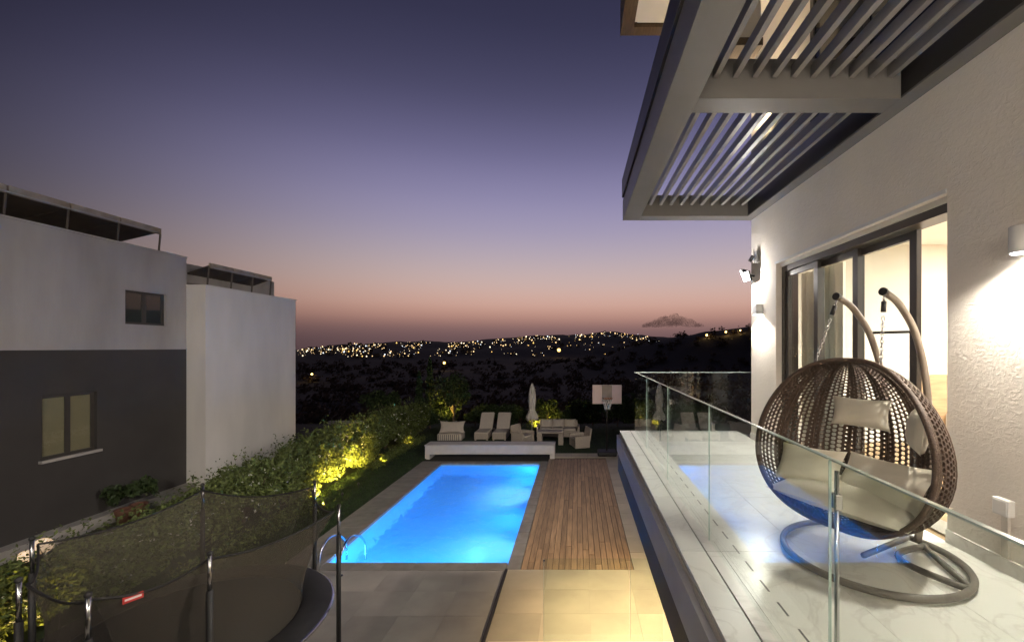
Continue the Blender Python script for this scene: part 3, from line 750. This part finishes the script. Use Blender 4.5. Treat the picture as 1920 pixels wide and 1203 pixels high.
# ================================================================== NEIGHBOUR HOUSE (left)
nx = -13.2
nb = thing('neighbour_house', 'neighbouring two storey house with white upper and dark lower wall', 'house', (nx, 0, 0))
def nbx(name, m, x0, x1, y0, y1, z0, z1, parent=None, bevel=0): return MB().box(x0 - nx, x1 - nx, y0, y1, z0, z1).build(name, m, parent or nb, bevel=bevel)
zb = CZ - .06; zr_ = CZ + 2.98
w1 = (12.45, 13.70, CZ + .67, CZ + 1.67); w2 = (10.5, 11.72, CZ - 2.8, CZ - 1.22)
def wall_with(name, m, y0, y1, z0, z1, w):
    a, b_, c, d = w
    for (q0, q1, r0, r1) in ((y0, a, z0, z1), (b_, y1, z0, z1), (a, b_, z0, c), (a, b_, d, z1)):
        nbx(name, m, nx - .3, nx, q0 + .0005, q1 - .0005, r0, r1)
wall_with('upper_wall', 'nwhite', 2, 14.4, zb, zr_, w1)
wall_with('lower_wall', 'ndark', 2, 14.4, -.06, zb - .02, w2)
nbx('ledge', 'nwhite', nx - .3, nx + .02, 2, 14.4, zb - .02, zb)
nbx('rear_body', 'nwhite', -24, nx - .31, 2, 19.0, -.06, zr_ - .1)
nbx('parapet_cap', 'nwhite', nx - .34, nx + .03, 2, 14.4, zr_, zr_ + .05)
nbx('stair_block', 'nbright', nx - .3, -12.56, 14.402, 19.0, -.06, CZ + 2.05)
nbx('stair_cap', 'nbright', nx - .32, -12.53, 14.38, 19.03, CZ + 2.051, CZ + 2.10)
nbx('plinth', 'nwhite', nx + .002, nx + .35, 2, 14.37, -.06, .22)
for (w, mm, nm) in ((w1, 'pane', 'window'), (w2, 'blind', 'window')):
    a, b_, c, d = w; hid = (a + b_) / 2
    f = nbx(nm, 'frame', nx - .14, nx - .08, a + .002, b_ - .002, c, c + .07)
    nbx('frame_head', 'frame', nx - .14, nx - .08, a + .002, b_ - .002, d - .07, d, f)
    for y0 in (a + .002, hid - .06, b_ - .082): nbx('frame_bar', 'frame', nx - .14, nx - .081, y0, y0 + (.12 if y0 == hid - .06 else .08), c + .0705, d - .0705, f)
    nbx('pane', mm, nx - .12, nx - .105, a + .05, b_ - .05, c + .05, d - .05, f)
    nbx('glazing', 'wglass', nx - .10, nx - .095, a + .05, b_ - .05, c + .05, d - .05, f)
nbx('window_sill', 'nwhite', nx - .07, nx + .09, w2[0] - .06, w2[1] + .06, w2[2] - .07, w2[2] - .002)
# solar racks on its roofs
def rack(lab, y0, y1, xh, zh, xl, zl, zroof):
    t = thing('solar_panel_rack', lab, 'solar panels', (xh, y0, zroof), 0, None)
    n = max(2, round((y1 - y0) / 1.15)); ln = (y1 - y0) / n
    for i in range(n):
        a, b_ = i * ln + .02, (i + 1) * ln - .02
        dx, dz = xl - xh, zl - zh; th = .05; L_ = math.hypot(dx, dz); nxx, nzz = -dz / L_ * th, dx / L_ * th
        if nzz < 0: nxx, nzz = -nxx, -nzz
        h0 = zh - zroof
        vs = [(0, a, h0), (0, b_, h0), (dx, b_, h0 + dz), (dx, a, h0 + dz)]; vs += [(x + nxx, y, z + nzz) for x, y, z in vs]
        p = MB().add(vs, [(0, 1, 2, 3), (7, 6, 5, 4), (0, 4, 5, 1), (1, 5, 6, 2), (2, 6, 7, 3), (3, 7, 4, 0)]).build('panel', 'solar', t)
        bx('frame_edge', 'timber2', p, -.02, .05, a, b_, h0 - .06, h0 + .12)
    for k in range(n + 1):
        y = k * ln
        MB().tube([(.0, y, h0 - .02), (-.05, y, .0)], .025, 6).build('support_leg', 'solar', t)
        MB().tube([(dx * .9, y, h0 + dz * .9), (-.05, y, .02)], .02, 6).build('brace', 'solar', t)
    MB().tube([(.05, .1, h0 - .03), (.05, y1 - y0 - .1, h0 - .03)], .022, 6).build('rail', 'alu', t)
rack('long tilted solar panel rack on the neighbour main roof', 5.0, 13.55, -13.25, CZ + 3.62, -15.4, CZ + 3.12, zr_ + .05)
rack('short tilted solar panel rack on the neighbour stair block', 14.75, 17.75, -12.75, CZ + 2.78, -14.4, CZ + 2.20, CZ + 2.1)
# low garden wall of the neighbour
b = MB().box(-.12, .12, 0, 24, -.07, .55); gw = tag(b.build('garden_wall', 'nwhite', bevel=.01), 'low pale garden wall between the hedge and the neighbouring house', 'wall'); gw.location = (-10.6, 2.0, 0)
for (px, py, Y, r) in ((80, 1020, 8.6, .15), (47, 1040, 8.1, .11)):
    X = (px - VX) * Y / F; z = CZ - (py - VY) * Y / F
    t = thing('globe_lamp', 'dim orange globe lamp on a short post by the garden wall', 'lamp', (X, Y, -.03), 0, 'orange globe lamps')
    MB().lathe([(.001, -r)] + [(r * math.cos(R(a)), r * math.sin(R(a))) for a in range(-80, 90, 10)] + [(.001, r)], 20, (0, 0, z)).build('globe', 'globe', t, True)
    MB().tube([(0, 0, 0), (0, 0, z - r * .95)], .03, 8).build('post', 'dmetal', t)

# ================================================================== TRAMPOLINE
tr = thing('trampoline', 'round garden trampoline with sagging dark safety net and foam sleeved poles', 'trampoline', (-5.5, 6.0, 0))
tops = [(635, 950), (590, 905), (380, 910), (60, 1012), (35, 1090), (165, 1118), (393, 1040)]
ZT = 2.32; poles = []
for (px, py) in tops:
    p = at(px, py, ZT) - Vector((-5.5, 6.0, 0)); poles.append(p)
poles.sort(key=lambda p: math.atan2(p.y, p.x))
rm = 1.78; zm = .82
MB().tube([(rm * math.cos(a), rm * math.sin(a), zm) for a in [2 * math.pi * i / 64 for i in range(64)]], .03, 8, True).build('frame_ring', 'steel', tr, True)
MB().lathe([(1.36, zm + .015), (1.40, zm + .05), (1.72, zm + .055), (1.80, zm + .02)], 56, cap=False).build('spring_pad', 'pad', tr, True)
MB().lathe([(.001, zm), (1.38, zm + .005)], 56, cap=False).build('jump_mat', 'matm', tr, True)
for p in poles:
    q = Vector((p.x, p.y, 0)); q2 = q.normalized() * max(q.length, rm + .04); q2 = q
    o = MB().tube([(q.x, q.y, 1.88), (p.x, p.y, ZT)], .022, 10).build('pole', 'steel', tr, True)
    MB().tube([(q.x, q.y, 0), (q.x, q.y, 1.90)], .034, 10).build('foam_sleeve', 'foam', o, True)
    MB().lathe([(.026, 0), (.03, .01), (.03, .035), (.01, .05)], 12, (p.x, p.y, ZT)).build('pole_cap', 'foam', o, True)
    MB().tube([(q.x, q.y, .03), (q.x * .8, q.y * .8, .03)], .022, 8).build('foot', 'steel', o, True)
np_ = len(poles)
for i in range(np_):
    a, c = poles[i], poles[(i + 1) % np_]; b = MB(); vs = []; fs = []; nu, nvv = 14, 10; edge = []
    a0 = math.atan2(a.y, a.x); c0 = math.atan2(c.y, c.x)
    if c0 < a0: c0 += 2 * math.pi
    for u_ in range(nu + 1):
        f = u_ / nu; top = a * (1 - f) + c * f; sag = 4 * f * (1 - f)
        top = Vector((top.x * (.965 - .02 * sag), top.y * (.965 - .02 * sag), ZT - .06 - .13 * sag))
        an = a0 + (c0 - a0) * f; bot = Vector((1.36 * math.cos(an), 1.36 * math.sin(an), zm + .03)); edge.append(top)
        for k in range(nvv + 1):
            g_ = k / nvv; p = top * (1 - g_) + bot * g_; ins = .10 * math.sin(math.pi * g_) + .012 * math.sin(u_ * 2.1 + k)
            rr = math.hypot(p.x, p.y); p = Vector((p.x * (1 - ins / rr), p.y * (1 - ins / rr), p.z)); vs.append(p)
    for u_ in range(nu):
        for k in range(nvv): fs.append((u_ * (nvv + 1) + k, (u_ + 1) * (nvv + 1) + k, (u_ + 1) * (nvv + 1) + k + 1, u_ * (nvv + 1) + k + 1))
    o = b.add(vs, fs).build('net_panel', 'net', tr, True)
    MB().tube(edge, .014, 6).build('hem', 'foam', o, True)
# red maker's tag sewn on the hem
pa, pc = sorted(poles, key=lambda p: p.y)[0], sorted([p for p in poles if p.x > .9 and p.y < 0], key=lambda p: p.y)[0]
f = .30; tp = pa * (1 - f) + pc * f; tp = Vector((tp.x * .95, tp.y * .95, ZT - .20)); dr = (pc - pa).normalized()
rotm = Matrix((dr, Vector((0, 0, 1)).cross(dr), Vector((0, 0, 1)))).transposed()
tg = MB().obox(tp, .16, .012, .07, rotm).build('brand_tag', 'red', tr)
MB().obox(tp + rotm @ Vector((0, -.008, .0)), .13, .003, .022, rotm).build('tag_print', 'tagw', tg)

# ================================================================== PLANTS
def leaf_cloud(b, pts, size, jit=.5, mi=0):
    for p in pts:
        s = size * random.uniform(1 - jit, 1 + jit); n = Vector((random.gauss(0, 1), random.gauss(0, 1), random.gauss(.4, 1))).normalized()
        u = n.orthogonal().normalized(); u = Matrix.Rotation(random.random() * 6.28, 3, n) @ u; w = n.cross(u)
        p = Vector(p); b.add([p - u * s, p - w * s * .45 + n * s * .12, p + u * s, p + w * s * .45 + n * s * .12], [(0, 1, 2), (0, 2, 3)], mi)
def blob_pts(n, rx, ry, rz, cz, lumps=9, seed=0):
    rd = random.Random(seed); L_ = []
    for _ in range(lumps):
        a = rd.random() * 6.28; e = rd.uniform(-.5, 1); k = rd.uniform(.45, .95)
        L_.append((Vector((rx * k * math.cos(a) * math.cos(e), ry * k * math.sin(a) * math.cos(e), cz + rz * k * math.sin(e))), rd.uniform(.25, .5)))
    out = []
    while len(out) < n:
        c, r = rd.choice(L_); d = Vector((rd.gauss(0, 1), rd.gauss(0, 1), rd.gauss(0, 1))).normalized() * (rd.random() ** .4) * r
        p = c + Vector((d.x * rx * 1.1, d.y * ry * 1.1, d.z * rz * 1.1))
        if p.z > .03: out.append(p)
    return out
protos = []
for k in range(3):
    t = thing('hedge_shrub', 'leafy green hedge shrub between the pool lawn and the neighbouring house', 'shrub', (0, 0, 0), 0, 'shrubs of the side hedge')
    b = MB(); leaf_cloud(b, blob_pts(11500, .85, 1.15, .85, .78, 15, 40 + k), .058)
    for i in range(90):   # loose upright sprigs
        x, y = random.uniform(-.7, .7), random.uniform(-1, 1); h = random.uniform(1.1, 1.95)
        leaf_cloud(b, [(x + random.gauss(0, .05), y + random.gauss(0, .05), h - q * .06) for q in range(7)], .045)
    b.build('foliage', 'leafA', t)
    b = MB()
    for i in range(6):
        a = random.random() * 6.28; b.tube([(0, 0, -.05), (.25 * math.cos(a), .3 * math.sin(a), .5), (.5 * math.cos(a), .7 * math.sin(a), 1.2)], [.03, .02, .008], 5)
    b.build('stem', 'bark', t)
    b = MB()
    for i in range(26):
        p = Vector((random.uniform(.3, .9), random.uniform(-1, 1), random.uniform(.4, 1.5)))
        leaf_cloud(b, [p + Vector((random.gauss(0, .02), random.gauss(0, .02), random.gauss(0, .02))) for q in range(4)], .026)
    b.build('blossom', 'petal', t)
    protos.append(t)
yy = 4.6; i = 0
while yy < 25:
    o = protos[i] if i < 3 else copy_tree(protos[i % 3])
    o.location = (-9.15 + random.uniform(-.12, .12) - (.15 if yy < 9 else 0), yy, -.04); o.rotation_euler = (0, 0, 0 if i % 2 else math.pi * (i % 4 == 2) )
    s = random.uniform(.85, 1.05) * (.82 if yy < 9 else 1 if yy < 12 else 1.12); o.scale = (s, 1, s * random.uniform(.9, 1.05)); yy += 1.42; i += 1
# clipped low border in front of the hedge
b = MB(); n = 9000
for q in range(n):
    y = random.uniform(8.5, 22)
    if 12.7 < y < 16.6: continue
    x = -8.05 + random.gauss(0, .16); leaf_cloud(b, [(x, y, abs(random.gauss(.14, .1)))], .035)
bo = tag(b.build('border_planting', 'leafA'), 'low leafy border strip along the foot of the side hedge', 'border'); bo['kind'] = 'stuff'
# shrubs along the far edge
fp_ = []
for k in range(2):
    t = thing('boundary_shrub', 'dark boundary shrub behind the patio furniture', 'shrub', (0, 0, 0), 0, 'shrubs of the far boundary')
    b = MB(); leaf_cloud(b, blob_pts(2600, 1.0, .7, .75, .72, 10, 70 + k), .075); b.build('foliage', 'leafB', t)
    b = MB(); b.tube([(0, 0, -.05), (.1, 0, .5), (.3, .1, 1.1)], [.04, .03, .01], 6); b.build('stem', 'bark', t); fp_.append(t)
i = 0; xx = -9.2
while xx < 8:
    o = fp_[i] if i < 2 else copy_tree(fp_[i % 2]); o.location = (xx, 26.0 + random.uniform(-.2, .2), -.05); o.scale = (1, 1, random.uniform(.85, 1.25)); o.rotation_euler = (0, 0, 3.14 * (i % 3 == 1))
    xx += 1.45; i += 1
def cypress(px, py_top, Y, lab, w):
    X = (px - VX) * Y / F; h = CZ - (py_top - VY) * Y / F
    t = thing('cypress_tree', lab, 'tree', (X, Y, -.1))
    b = MB(); pts = []
    for q in range(2600):
        f = random.random() ** .8; r = w * (1 - f) ** .55 * (.35 + .65 * min(1, f * 6)) * random.random() ** .35 * (1 + .25 * math.sin(f * 40)); a = random.random() * 6.28
        pts.append((r * math.cos(a), r * math.sin(a), .25 + f * (h - .25)))
    leaf_cloud(b, pts, .07); b.build('crown', 'leafC', t); MB().tube([(0, 0, -.1), (0, 0, h * .7)], [.07, .02], 8).build('trunk', 'bark', t)
cypress(806, 668, 25.2, 'tallest slim cypress tree at the end of the side hedge', .34)
cypress(786, 693, 24.4, 'shorter slim cypress tree at the end of the side hedge', .32)
def tree(px, Y, h, w, lab, seed, n=2600):
    X = (px - VX) * Y / F; t = thing('garden_tree', lab, 'tree', (X, Y, -.1)); rd = random.Random(seed)
    b = MB(); leaf_cloud(b, blob_pts(n, w, w, h * .33, h * .66, 12, seed), .09); b.build('crown', 'leafB', t)
    b = MB(); b.tube([(0, 0, -.1), (.05, 0, h * .3), (0, .05, h * .6)], [.09, .07, .03], 8)
    for k in range(5):
        a = rd.random() * 6.28; b.tube([(0, 0, h * .32), (w * .4 * math.cos(a), w * .4 * math.sin(a), h * .55), (w * .7 * math.cos(a), w * .7 * math.sin(a), h * .75)], [.05, .03, .01], 6)
    b.build('trunk', 'bark', t)
tree(850, 24.8, 3.3, 1.0, 'bushy young olive tree next to the cypresses', 5)
tree(715, 25.3, 2.3, 1.0, 'round dark shrub tree where the side hedge ends', 6)
tree(1215, 25.2, 2.4, 1.2, 'dark bushy tree behind the basketball hoop', 8)
# potted plant by the neighbour wall
for (px, py, Y, lab) in ((130, 960, 11.9, 'spiky dark potted plant against the dark neighbour wall'), (255, 962, 12.3, 'leafy plant in a clay pot on the neighbour plinth')):
    X = -12.65; t = thing('potted_plant', lab, 'plant', (X, Y, .0 - .07))
    MB().lathe([(.14, 0), (.2, .32), (.21, .36), (.18, .36), (.17, .3)], 20).build('pot', 'pot', t, True)
    b = MB(); leaf_cloud(b, blob_pts(420, .4, .4, .4, .75, 8, int(px)), .07); b.build('foliage', 'leafB', t)
# garden spots
def spot(loc, power, lab, to, cone=120):
    t = thing('garden_spotlight', lab, 'lamp', loc)
    MB().tube([(0, 0, -.06), (0, 0, .10)], .012, 8).build('spike', 'dmetal', t)
    d = (Vector(to) - Vector(loc)).normalized(); p0 = Vector((0, 0, .12))
    MB().tube([p0 - d * .06, p0 + d * .05], .035, 12).build('head', 'dmetal', t)
    MB().tube([p0 + d * .051, p0 + d * .055], .028, 12).build('bulb', 'ybulb', t)
    light('spot_light', 'SPOT', p0 + d * .07, power * 4, (1, .70, .12), t, .03, d.to_track_quat('-Z', 'Y').to_euler(), cone, .8)
for y, lb in ((13.3, 'yellow spotlight lighting the trampoline end of the glowing hedge patch'), (14.3, 'yellow spotlight lighting the middle of the glowing hedge patch'), (15.3, 'yellow spotlight lighting the far end of the glowing hedge patch')):
    spot((-7.5, y - .7, 0), 520, lb, (-8.75, y + 1.0, .50), 48)
spot((-7.75, 17.4, 0), 120, 'weak yellow spotlight further along the side hedge', (-9.1, 17.9, .34), 58)
spot((-7.9, 20.6, 0), 70, 'yellow garden spotlight at the far end of the hedge', (-9.2, 21.0, .5), 80)
spot((-7.9, 24.3, .55), 70, 'yellow spotlight under the young trees beyond the lawn', (-7.6, 25.2, 1.5))
spot((-2.45, 24.6, 0), 42, 'yellow spotlight in the low plants behind the parasol', (-2.35, 25.3, .6))
spot((-1.75, 25.0, .1), 16, 'small yellow spotlight behind the patio sofa', (-1.7, 25.6, .6))
spot((-8.3, 7.3, 0), 14, 'yellow garden spotlight glimpsed through the trampoline net', (-8.9, 7.1, .5))
spot((-8.5, 6.3, 0), 12, 'yellow garden spotlight beyond the trampoline pole', (-9.2, 6.5, .6))
b = MB(); leaf_cloud(b, [(random.gauss(0, .35), random.gauss(0, .15), abs(random.gauss(.25, .2))) for _ in range(420)], .07)
t = thing('low_plant', 'low leafy plant lit yellow behind the parasol', 'plant', (-2.35, 25.15, -.05)); b.build('foliage', 'leafA', t)
MB().tube([(0, 0, -.05), (.03, .02, .4)], [.02, .008], 6).build('stem', 'bark', t)

# ================================================================== PATIO FURNITURE
def lounger(X, Y, lab):
    t = thing('sun_lounger', lab, 'sun lounger', (X, Y, -.03), 0, 'sun loungers behind the pool')
    bx('frame', 'rattan2', t, -.36, .36, 0, 1.1, .06, .34, bevel=.02)
    for sx_ in (-.3, .3):
        for y in (.06, 1.95): bx('leg', 'rattan2', t, sx_ - .04, sx_ + .04, y - .04, y + .04, 0, .059 if y < 1 else .3)
    bx('seat_cushion', 'cushion2', t, -.35, .35, .0, 1.12, .342, .43, bevel=.03)
    rot = Matrix.Rotation(R(52), 3, 'X'); L_ = 1.0
    MB().obox((0, 1.12 + .5 * L_ * math.cos(R(52)), .40 + .5 * L_ * math.sin(R(52))), .70, L_, .09, rot).build('back_cushion', 'cushion2', t, bevel=.03)
    MB().obox((0, 1.18 + .5 * L_ * math.cos(R(52)), .36 + .5 * L_ * math.sin(R(52))), .72, L_, .04, rot).build('back_frame', 'rattan2', t)
    return t
lounger(-4.98, 22.0, 'pale cushioned sun lounger beside the striped seat')
lounger(-4.05, 22.0, 'pale cushioned sun lounger beside the wicker armchair')
t = thing('striped_lounge_seat', 'low cushioned seat with striped skirt and pointed back pillow', 'seat', (-6.6, 21.9, -.03))
bx('base', 'cushion2', t, -.62, .62, 0, .8, .0, .36, bevel=.05)
for k in range(11): bx('stripe', 'stripe', t, -.575 + k * .105, -.53 + k * .105, -.006, -.001, .04, .33)
MB().pillow((0, .55, .62), 1.35, .62, .24, Matrix.Rotation(R(72), 3, 'X'), 14, .12).build('back_pillow', 'cushion2', t, True)
def armchair(X, Y, rz, lab):
    t = thing('wicker_armchair', lab, 'armchair', (X, Y, -.03), rz)
    bx('seat_base', 'rattan2', t, -.38, .38, -.36, .36, .02, .36, bevel=.03)
    bx('seat_cushion', 'cushion2', t, -.30, .31, -.37, .34, .362, .47, bevel=.04)
    MB().obox((0, .40, .52), .80, .10, .80, Matrix.Rotation(R(-10), 3, 'X')).build('backrest', 'rattan2', t, bevel=.03)
    for s in (-1, 1): bx('armrest', 'rattan2', t, s * .44 - .06, s * .44 + .06, -.38, .36, .02, .60, bevel=.03)
    return t
armchair(-2.75, 21.4, R(62), 'pale wicker armchair beside the sun loungers facing the table')
armchair(.1, 20.7, R(-72), 'pale wicker armchair near the basketball hoop')
t = thing('patio_sofa', 'long pale wicker sofa with cushions behind the low table', 'sofa', (-1.05, 23.2, -.03))
bx('base', 'rattan2', t, -1.05, 1.05, -.4, .4, .02, .34, bevel=.03)
for k in range(3): bx('seat_cushion', 'cushion2', t, -.97 + k * .65, -.33 + k * .65, -.42, .3, .342, .48, bevel=.04)
bx('backrest', 'rattan2', t, -1.05, 1.05, .32, .44, .345, .80, bevel=.04)
for k in range(3): MB().pillow((-.65 + k * .65, .22, .66), .62, .45, .18, Matrix.Rotation(R(70), 3, 'X')).build('back_pillow', 'cushion2', t, True)
for s in (-1, 1): bx('armrest', 'rattan2', t, s * 1.1 - .06, s * 1.1 + .06, -.4, .4, .02, .58, bevel=.03)
t = thing('patio_table', 'low pale wicker table in front of the patio sofa', 'table', (-1.35, 21.3, -.03))
bx('table_top', 'rattan2', t, -.65, .65, -.38, .38, .58, .64, bevel=.01)
for sx_ in (-.52, .52): bx('side_panel', 'rattan2', t, sx_ - .12, sx_ + .12, -.33, .33, .0, .578, bevel=.01)
# parasol
t = thing('closed_parasol', 'tall closed cream parasol tied in the middle beside the sofa', 'parasol', (-2.55, 23.9, -.03))
MB().tube([(0, 0, 0), (0, 0, 2.75)], .025, 10).build('pole', 'white', t, True)
b = MB(); vs = []; fs = []; prof = [(2.80, .02), (2.6, .10), (2.2, .17), (1.8, .19), (1.45, .15), (1.32, .13), (1.15, .20), (.95, .29), (.82, .30), (.76, .24)]; n = 32
for z, r in prof:
    for j in range(n): rr = r * (1 + .22 * math.cos(j * math.pi / 2 )) ; vs.append((rr * math.cos(2 * math.pi * j / n), rr * math.sin(2 * math.pi * j / n), z - (.05 * math.cos(j * math.pi / 2) if z < .9 else 0)))
for i in range(len(prof) - 1):
    for j in range(n): fs.append((i * n + j, i * n + (j + 1) % n, (i + 1) * n + (j + 1) % n, (i + 1) * n + j))
b.add(vs, fs).build('canopy', 'fabric', t, True)
MB().tube([(.165 * math.cos(a), .165 * math.sin(a), 1.36) for a in [2 * math.pi * i / 20 for i in range(20)]], .018, 6, True).build('tie_strap', 'cushion', t, True)
MB().lathe([(.28, 0), (.28, .06), (.05, .1)], 24).build('base', 'dmetal', t, True)
# basketball hoop
Yh = 18.9; Xh = (1138 - VX) * Yh / F
t = thing('basketball_hoop', 'portable basketball hoop with pale backboard and black base by the path', 'basketball hoop', (Xh, Yh, .0))
bx('base', 'foam', t, -.42, .42, -.30, .42, .0, .20, bevel=.06)
MB().tube([(0, .1, .15), (0, .1, 2.2), (0, .06, 2.62)], .045, 10).build('pole', 'dmetal', t, True)
MB().tube([(0, .1, 1.9), (0, -.12, 2.4)], .025, 8).build('strut', 'dmetal', t, True)
bd_ = bx('backboard', 'board', t, -.65, .65, -.03, .0, 2.28, 3.12, bevel=.01)
bx('centre_panel', 'boardd', bd_, -.22, .22, -.036, -.0315, 2.40, 3.10)  # darker rectangle over most of the board's height
rim_c = Vector((0, -.28, 2.55)); rr = .225
MB().tube([(rr * math.cos(a), -.28 + rr * math.sin(a), 2.55) for a in [2 * math.pi * i / 32 for i in range(32)]], .012, 8, True).build('rim', 'orange', t, True)
b = MB()
for k in range(12):
    for sg in (-1, 1):
        pts = []
        for q in range(9):
            f = q / 8; a = 2 * math.pi * k / 12 + sg * f * 1.05; r = rr * (1 - .48 * f ** .8); pts.append((r * math.cos(a), -.28 + r * math.sin(a), 2.55 - .48 * f))
        b.tube(pts, .008, 4)
b.build('net', 'netw', t)

# ================================================================== FAR LANDSCAPE
def ray_hit(px, py, r0=300):
    a = (px - VX) / F; e = -(py - VY) / F; Y = r0; last = None
    while Y < 4200:
        if CZ + e * Y < zt(a * Y, Y): return Vector((a * Y, Y, zt(a * Y, Y)))
        Y *= 1.012
    return None
rd = random.Random(5)
b = MB(); cnt = 0; spots = []
while cnt < 520:
    if rd.random() < .86:
        px = rd.uniform(558, 1245); a = (px - VX) / F; top = interp(a, RIDGE) + 2; py = top + abs(rd.gauss(0, 1)) * 22
        if rd.random() < .35: px += 0; py = top + rd.uniform(0, 10)
        if py > 670: continue
    else:
        px = rd.uniform(560, 760); py = rd.uniform(652, 672)
    h = ray_hit(px, py, 700)
    if not h: continue
    k = noise.noise(Vector((px * .03, py * .09, 1)))
    if k < -.18: continue
    d = h.y; s = d / F * rd.choice([.4, .45, .5, .6, .7, .9, 1.2, 1.7]) * .8
    c = h + Vector((0, 0, 3 + s)); mi = rd.choice([0, 0, 0, 1, 1, 2, 3])
    b.add([c + Vector(q) * s for q in ((1, 0, 0), (-1, 0, 0), (0, 1, 0), (0, -1, 0), (0, 0, 1), (0, 0, -1))],
          [(0, 2, 4), (2, 1, 4), (1, 3, 4), (3, 0, 4), (2, 0, 5), (1, 2, 5), (3, 1, 5), (0, 3, 5)], mi)
    cnt += 1; spots.append(h)
o = b.build('town_lights', ['cl1', 'cl2', 'cl3', 'cl4']); o['kind'] = 'stuff'; o['label'] = 'scattered warm lights of the distant hill town'; o['category'] = 'town lights'
# far houses
bh = None
for k in range(130):
    h = rd.choice(spots); w, dd, hh = rd.uniform(8, 16), rd.uniform(8, 14), rd.uniform(5, 11)
    p = h + Vector((rd.uniform(-25, 25), rd.uniform(8, 30), 0)); p.z = zt(p.x, p.y) - 1
    if bh is None:
        b = MB().box(-.5, .5, -.5, .5, 0, 1); b.box(-.53, .53, -.53, .53, 1.0005, 1.06); b.box(.1, .35, .0, .3, 1.061, 1.3)
        hm = b.build('hill_house', 'housem'); bh = hm.data; o = hm
        wm = MB().add([(-.3, -.51, .55), (-.12, -.51, .55), (-.12, -.51, .8), (-.3, -.51, .8)], [(0, 1, 2, 3)]).build('window', 'win', o); wd = wm.data
    else:
        o = bpy.data.objects.new('hill_house', bh); COL.objects.link(o)
        if rd.random() < .5: place(wd, 'window', o)
    o.location = p; o.scale = (w, dd, hh); o.rotation_euler = (0, 0, rd.uniform(-.5, .5))
    tag(o, 'small flat roofed house of the distant hill town', 'house', 'houses of the distant hill town')
# street lamps in the valley
for (px, py, r0, s, lab) in ((833, 680, 150, 1.5, 'street lamp glowing amber in the dark valley beyond the trees'), (1048, 656, 300, 2.0, 'brightest amber street lamp below the hill town'),
                             (585, 701, 100, 1.1, 'amber street lamp near the neighbouring house edge'), (1325, 628, 250, 1.3, 'amber lamp on the dark right hand hill top'),
                             (1361, 622, 250, 1.2, 'amber lamp on the dark hill top near the villa corner'), (1388, 619, 250, .8, 'faint amber lamp on the hill nearest the villa corner')):
    h = ray_hit(px, py + (14 if py > 640 else 6), r0) or Vector(((px - VX) / F * 620, 620, zt((px - VX) / F * 620, 620)))
    zz = CZ - (py - VY) * h.y / F
    t = thing('street_lamp', lab, 'street lamp', h)
    hl = max(3.0, zz - h.z); rr = h.y / F * s * 1.7
    MB().tube([(0, 0, -1), (0, 0, hl)], .06 + rr * .1, 6).build('post', 'dmetal', t)
    MB().lathe([(.001, -rr)] + [(rr * math.cos(R(a)), rr * math.sin(R(a))) for a in range(-70, 80, 20)] + [(.001, rr)], 12, (0, 0, hl)).build('lamp_head', 'cl4' if s > 1 else 'cl1', t, True)
    light('lamp_light', 'POINT', (0, -rr * 1.5, hl), 12 * (h.y / 20) ** 1.6, (1, .62, .2), t, rr)
# scrub of the valley: one dark mass
b = MB()
for k in range(1500):
    r = 30 * (900 / 30) ** (rd.random() ** .9); a = rd.uniform(-.80, .52); x, y = a * r, r
    if y < 29.5: continue
    z = zt(x, y); s = rd.uniform(.5, 1.6) * (1 + r / 160)
    for q in range(34):
        d = Vector((rd.gauss(0, .5), rd.gauss(0, .5), abs(rd.gauss(.35, .35)))) * s; p = Vector((x, y, z)) + d
        n = Vector((rd.gauss(0, 1), rd.gauss(0, 1), rd.gauss(0, 1))).normalized(); u = n.orthogonal() * s * .22; w = n.cross(u)
        b.add([p - u, p - w * .6, p + u, p + w * .6], [(0, 1, 2, 3)])
o = b.build('valley_scrub', 'scrub'); o['kind'] = 'stuff'; o['label'] = 'dark scrub covering the valley below the garden'; o['category'] = 'scrub'
# grey boundary wall in the field
bw = MB().box(0, 9, -.12, .12, -1.6, 1.2).build('field_wall', 'nwhite'); bw.location = (-17.5, 30, -1.6); tag(bw, 'grey wall beyond the hedge at the edge of the dark valley', 'wall')
# cloud bank low over the right hand hill
b = MB(); YC = 7000
for k in range(60):
    f = rd.random(); cx = (1210 + f * 105 - VX) / F * YC; hgt = (math.sin(f * math.pi) ** 1.5) * 190 + 10
    zc = CZ + 38 / F * YC * 1.0 + rd.uniform(0, .85) * hgt; rx_ = rd.uniform(70, 170) * (.5 + .5 * math.sin(f * math.pi)); rz_ = rx_ * .6
    c = Vector((cx, YC + rd.uniform(-120, 120), zc)); n1, n2 = 8, 12; vs = []; fs = []
    for i in range(n1 + 1):
        for j in range(n2):
            th = math.pi * i / n1; ph = 2 * math.pi * j / n2; d = Vector((math.sin(th) * math.cos(ph), math.sin(th) * math.sin(ph), math.cos(th)))
            q = 1 + .25 * noise.noise(d * 2 + Vector((k, 0, 0))); vs.append(c + Vector((d.x * rx_, d.y * rx_, max(d.z, -.35) * rz_)) * q)
    for i in range(n1):
        for j in range(n2): fs.append((i * n2 + j, i * n2 + (j + 1) % n2, (i + 1) * n2 + (j + 1) % n2, (i + 1) * n2 + j))
    b.add(vs, fs)
struct(b.build('cloud', 'cloud', smooth=True))
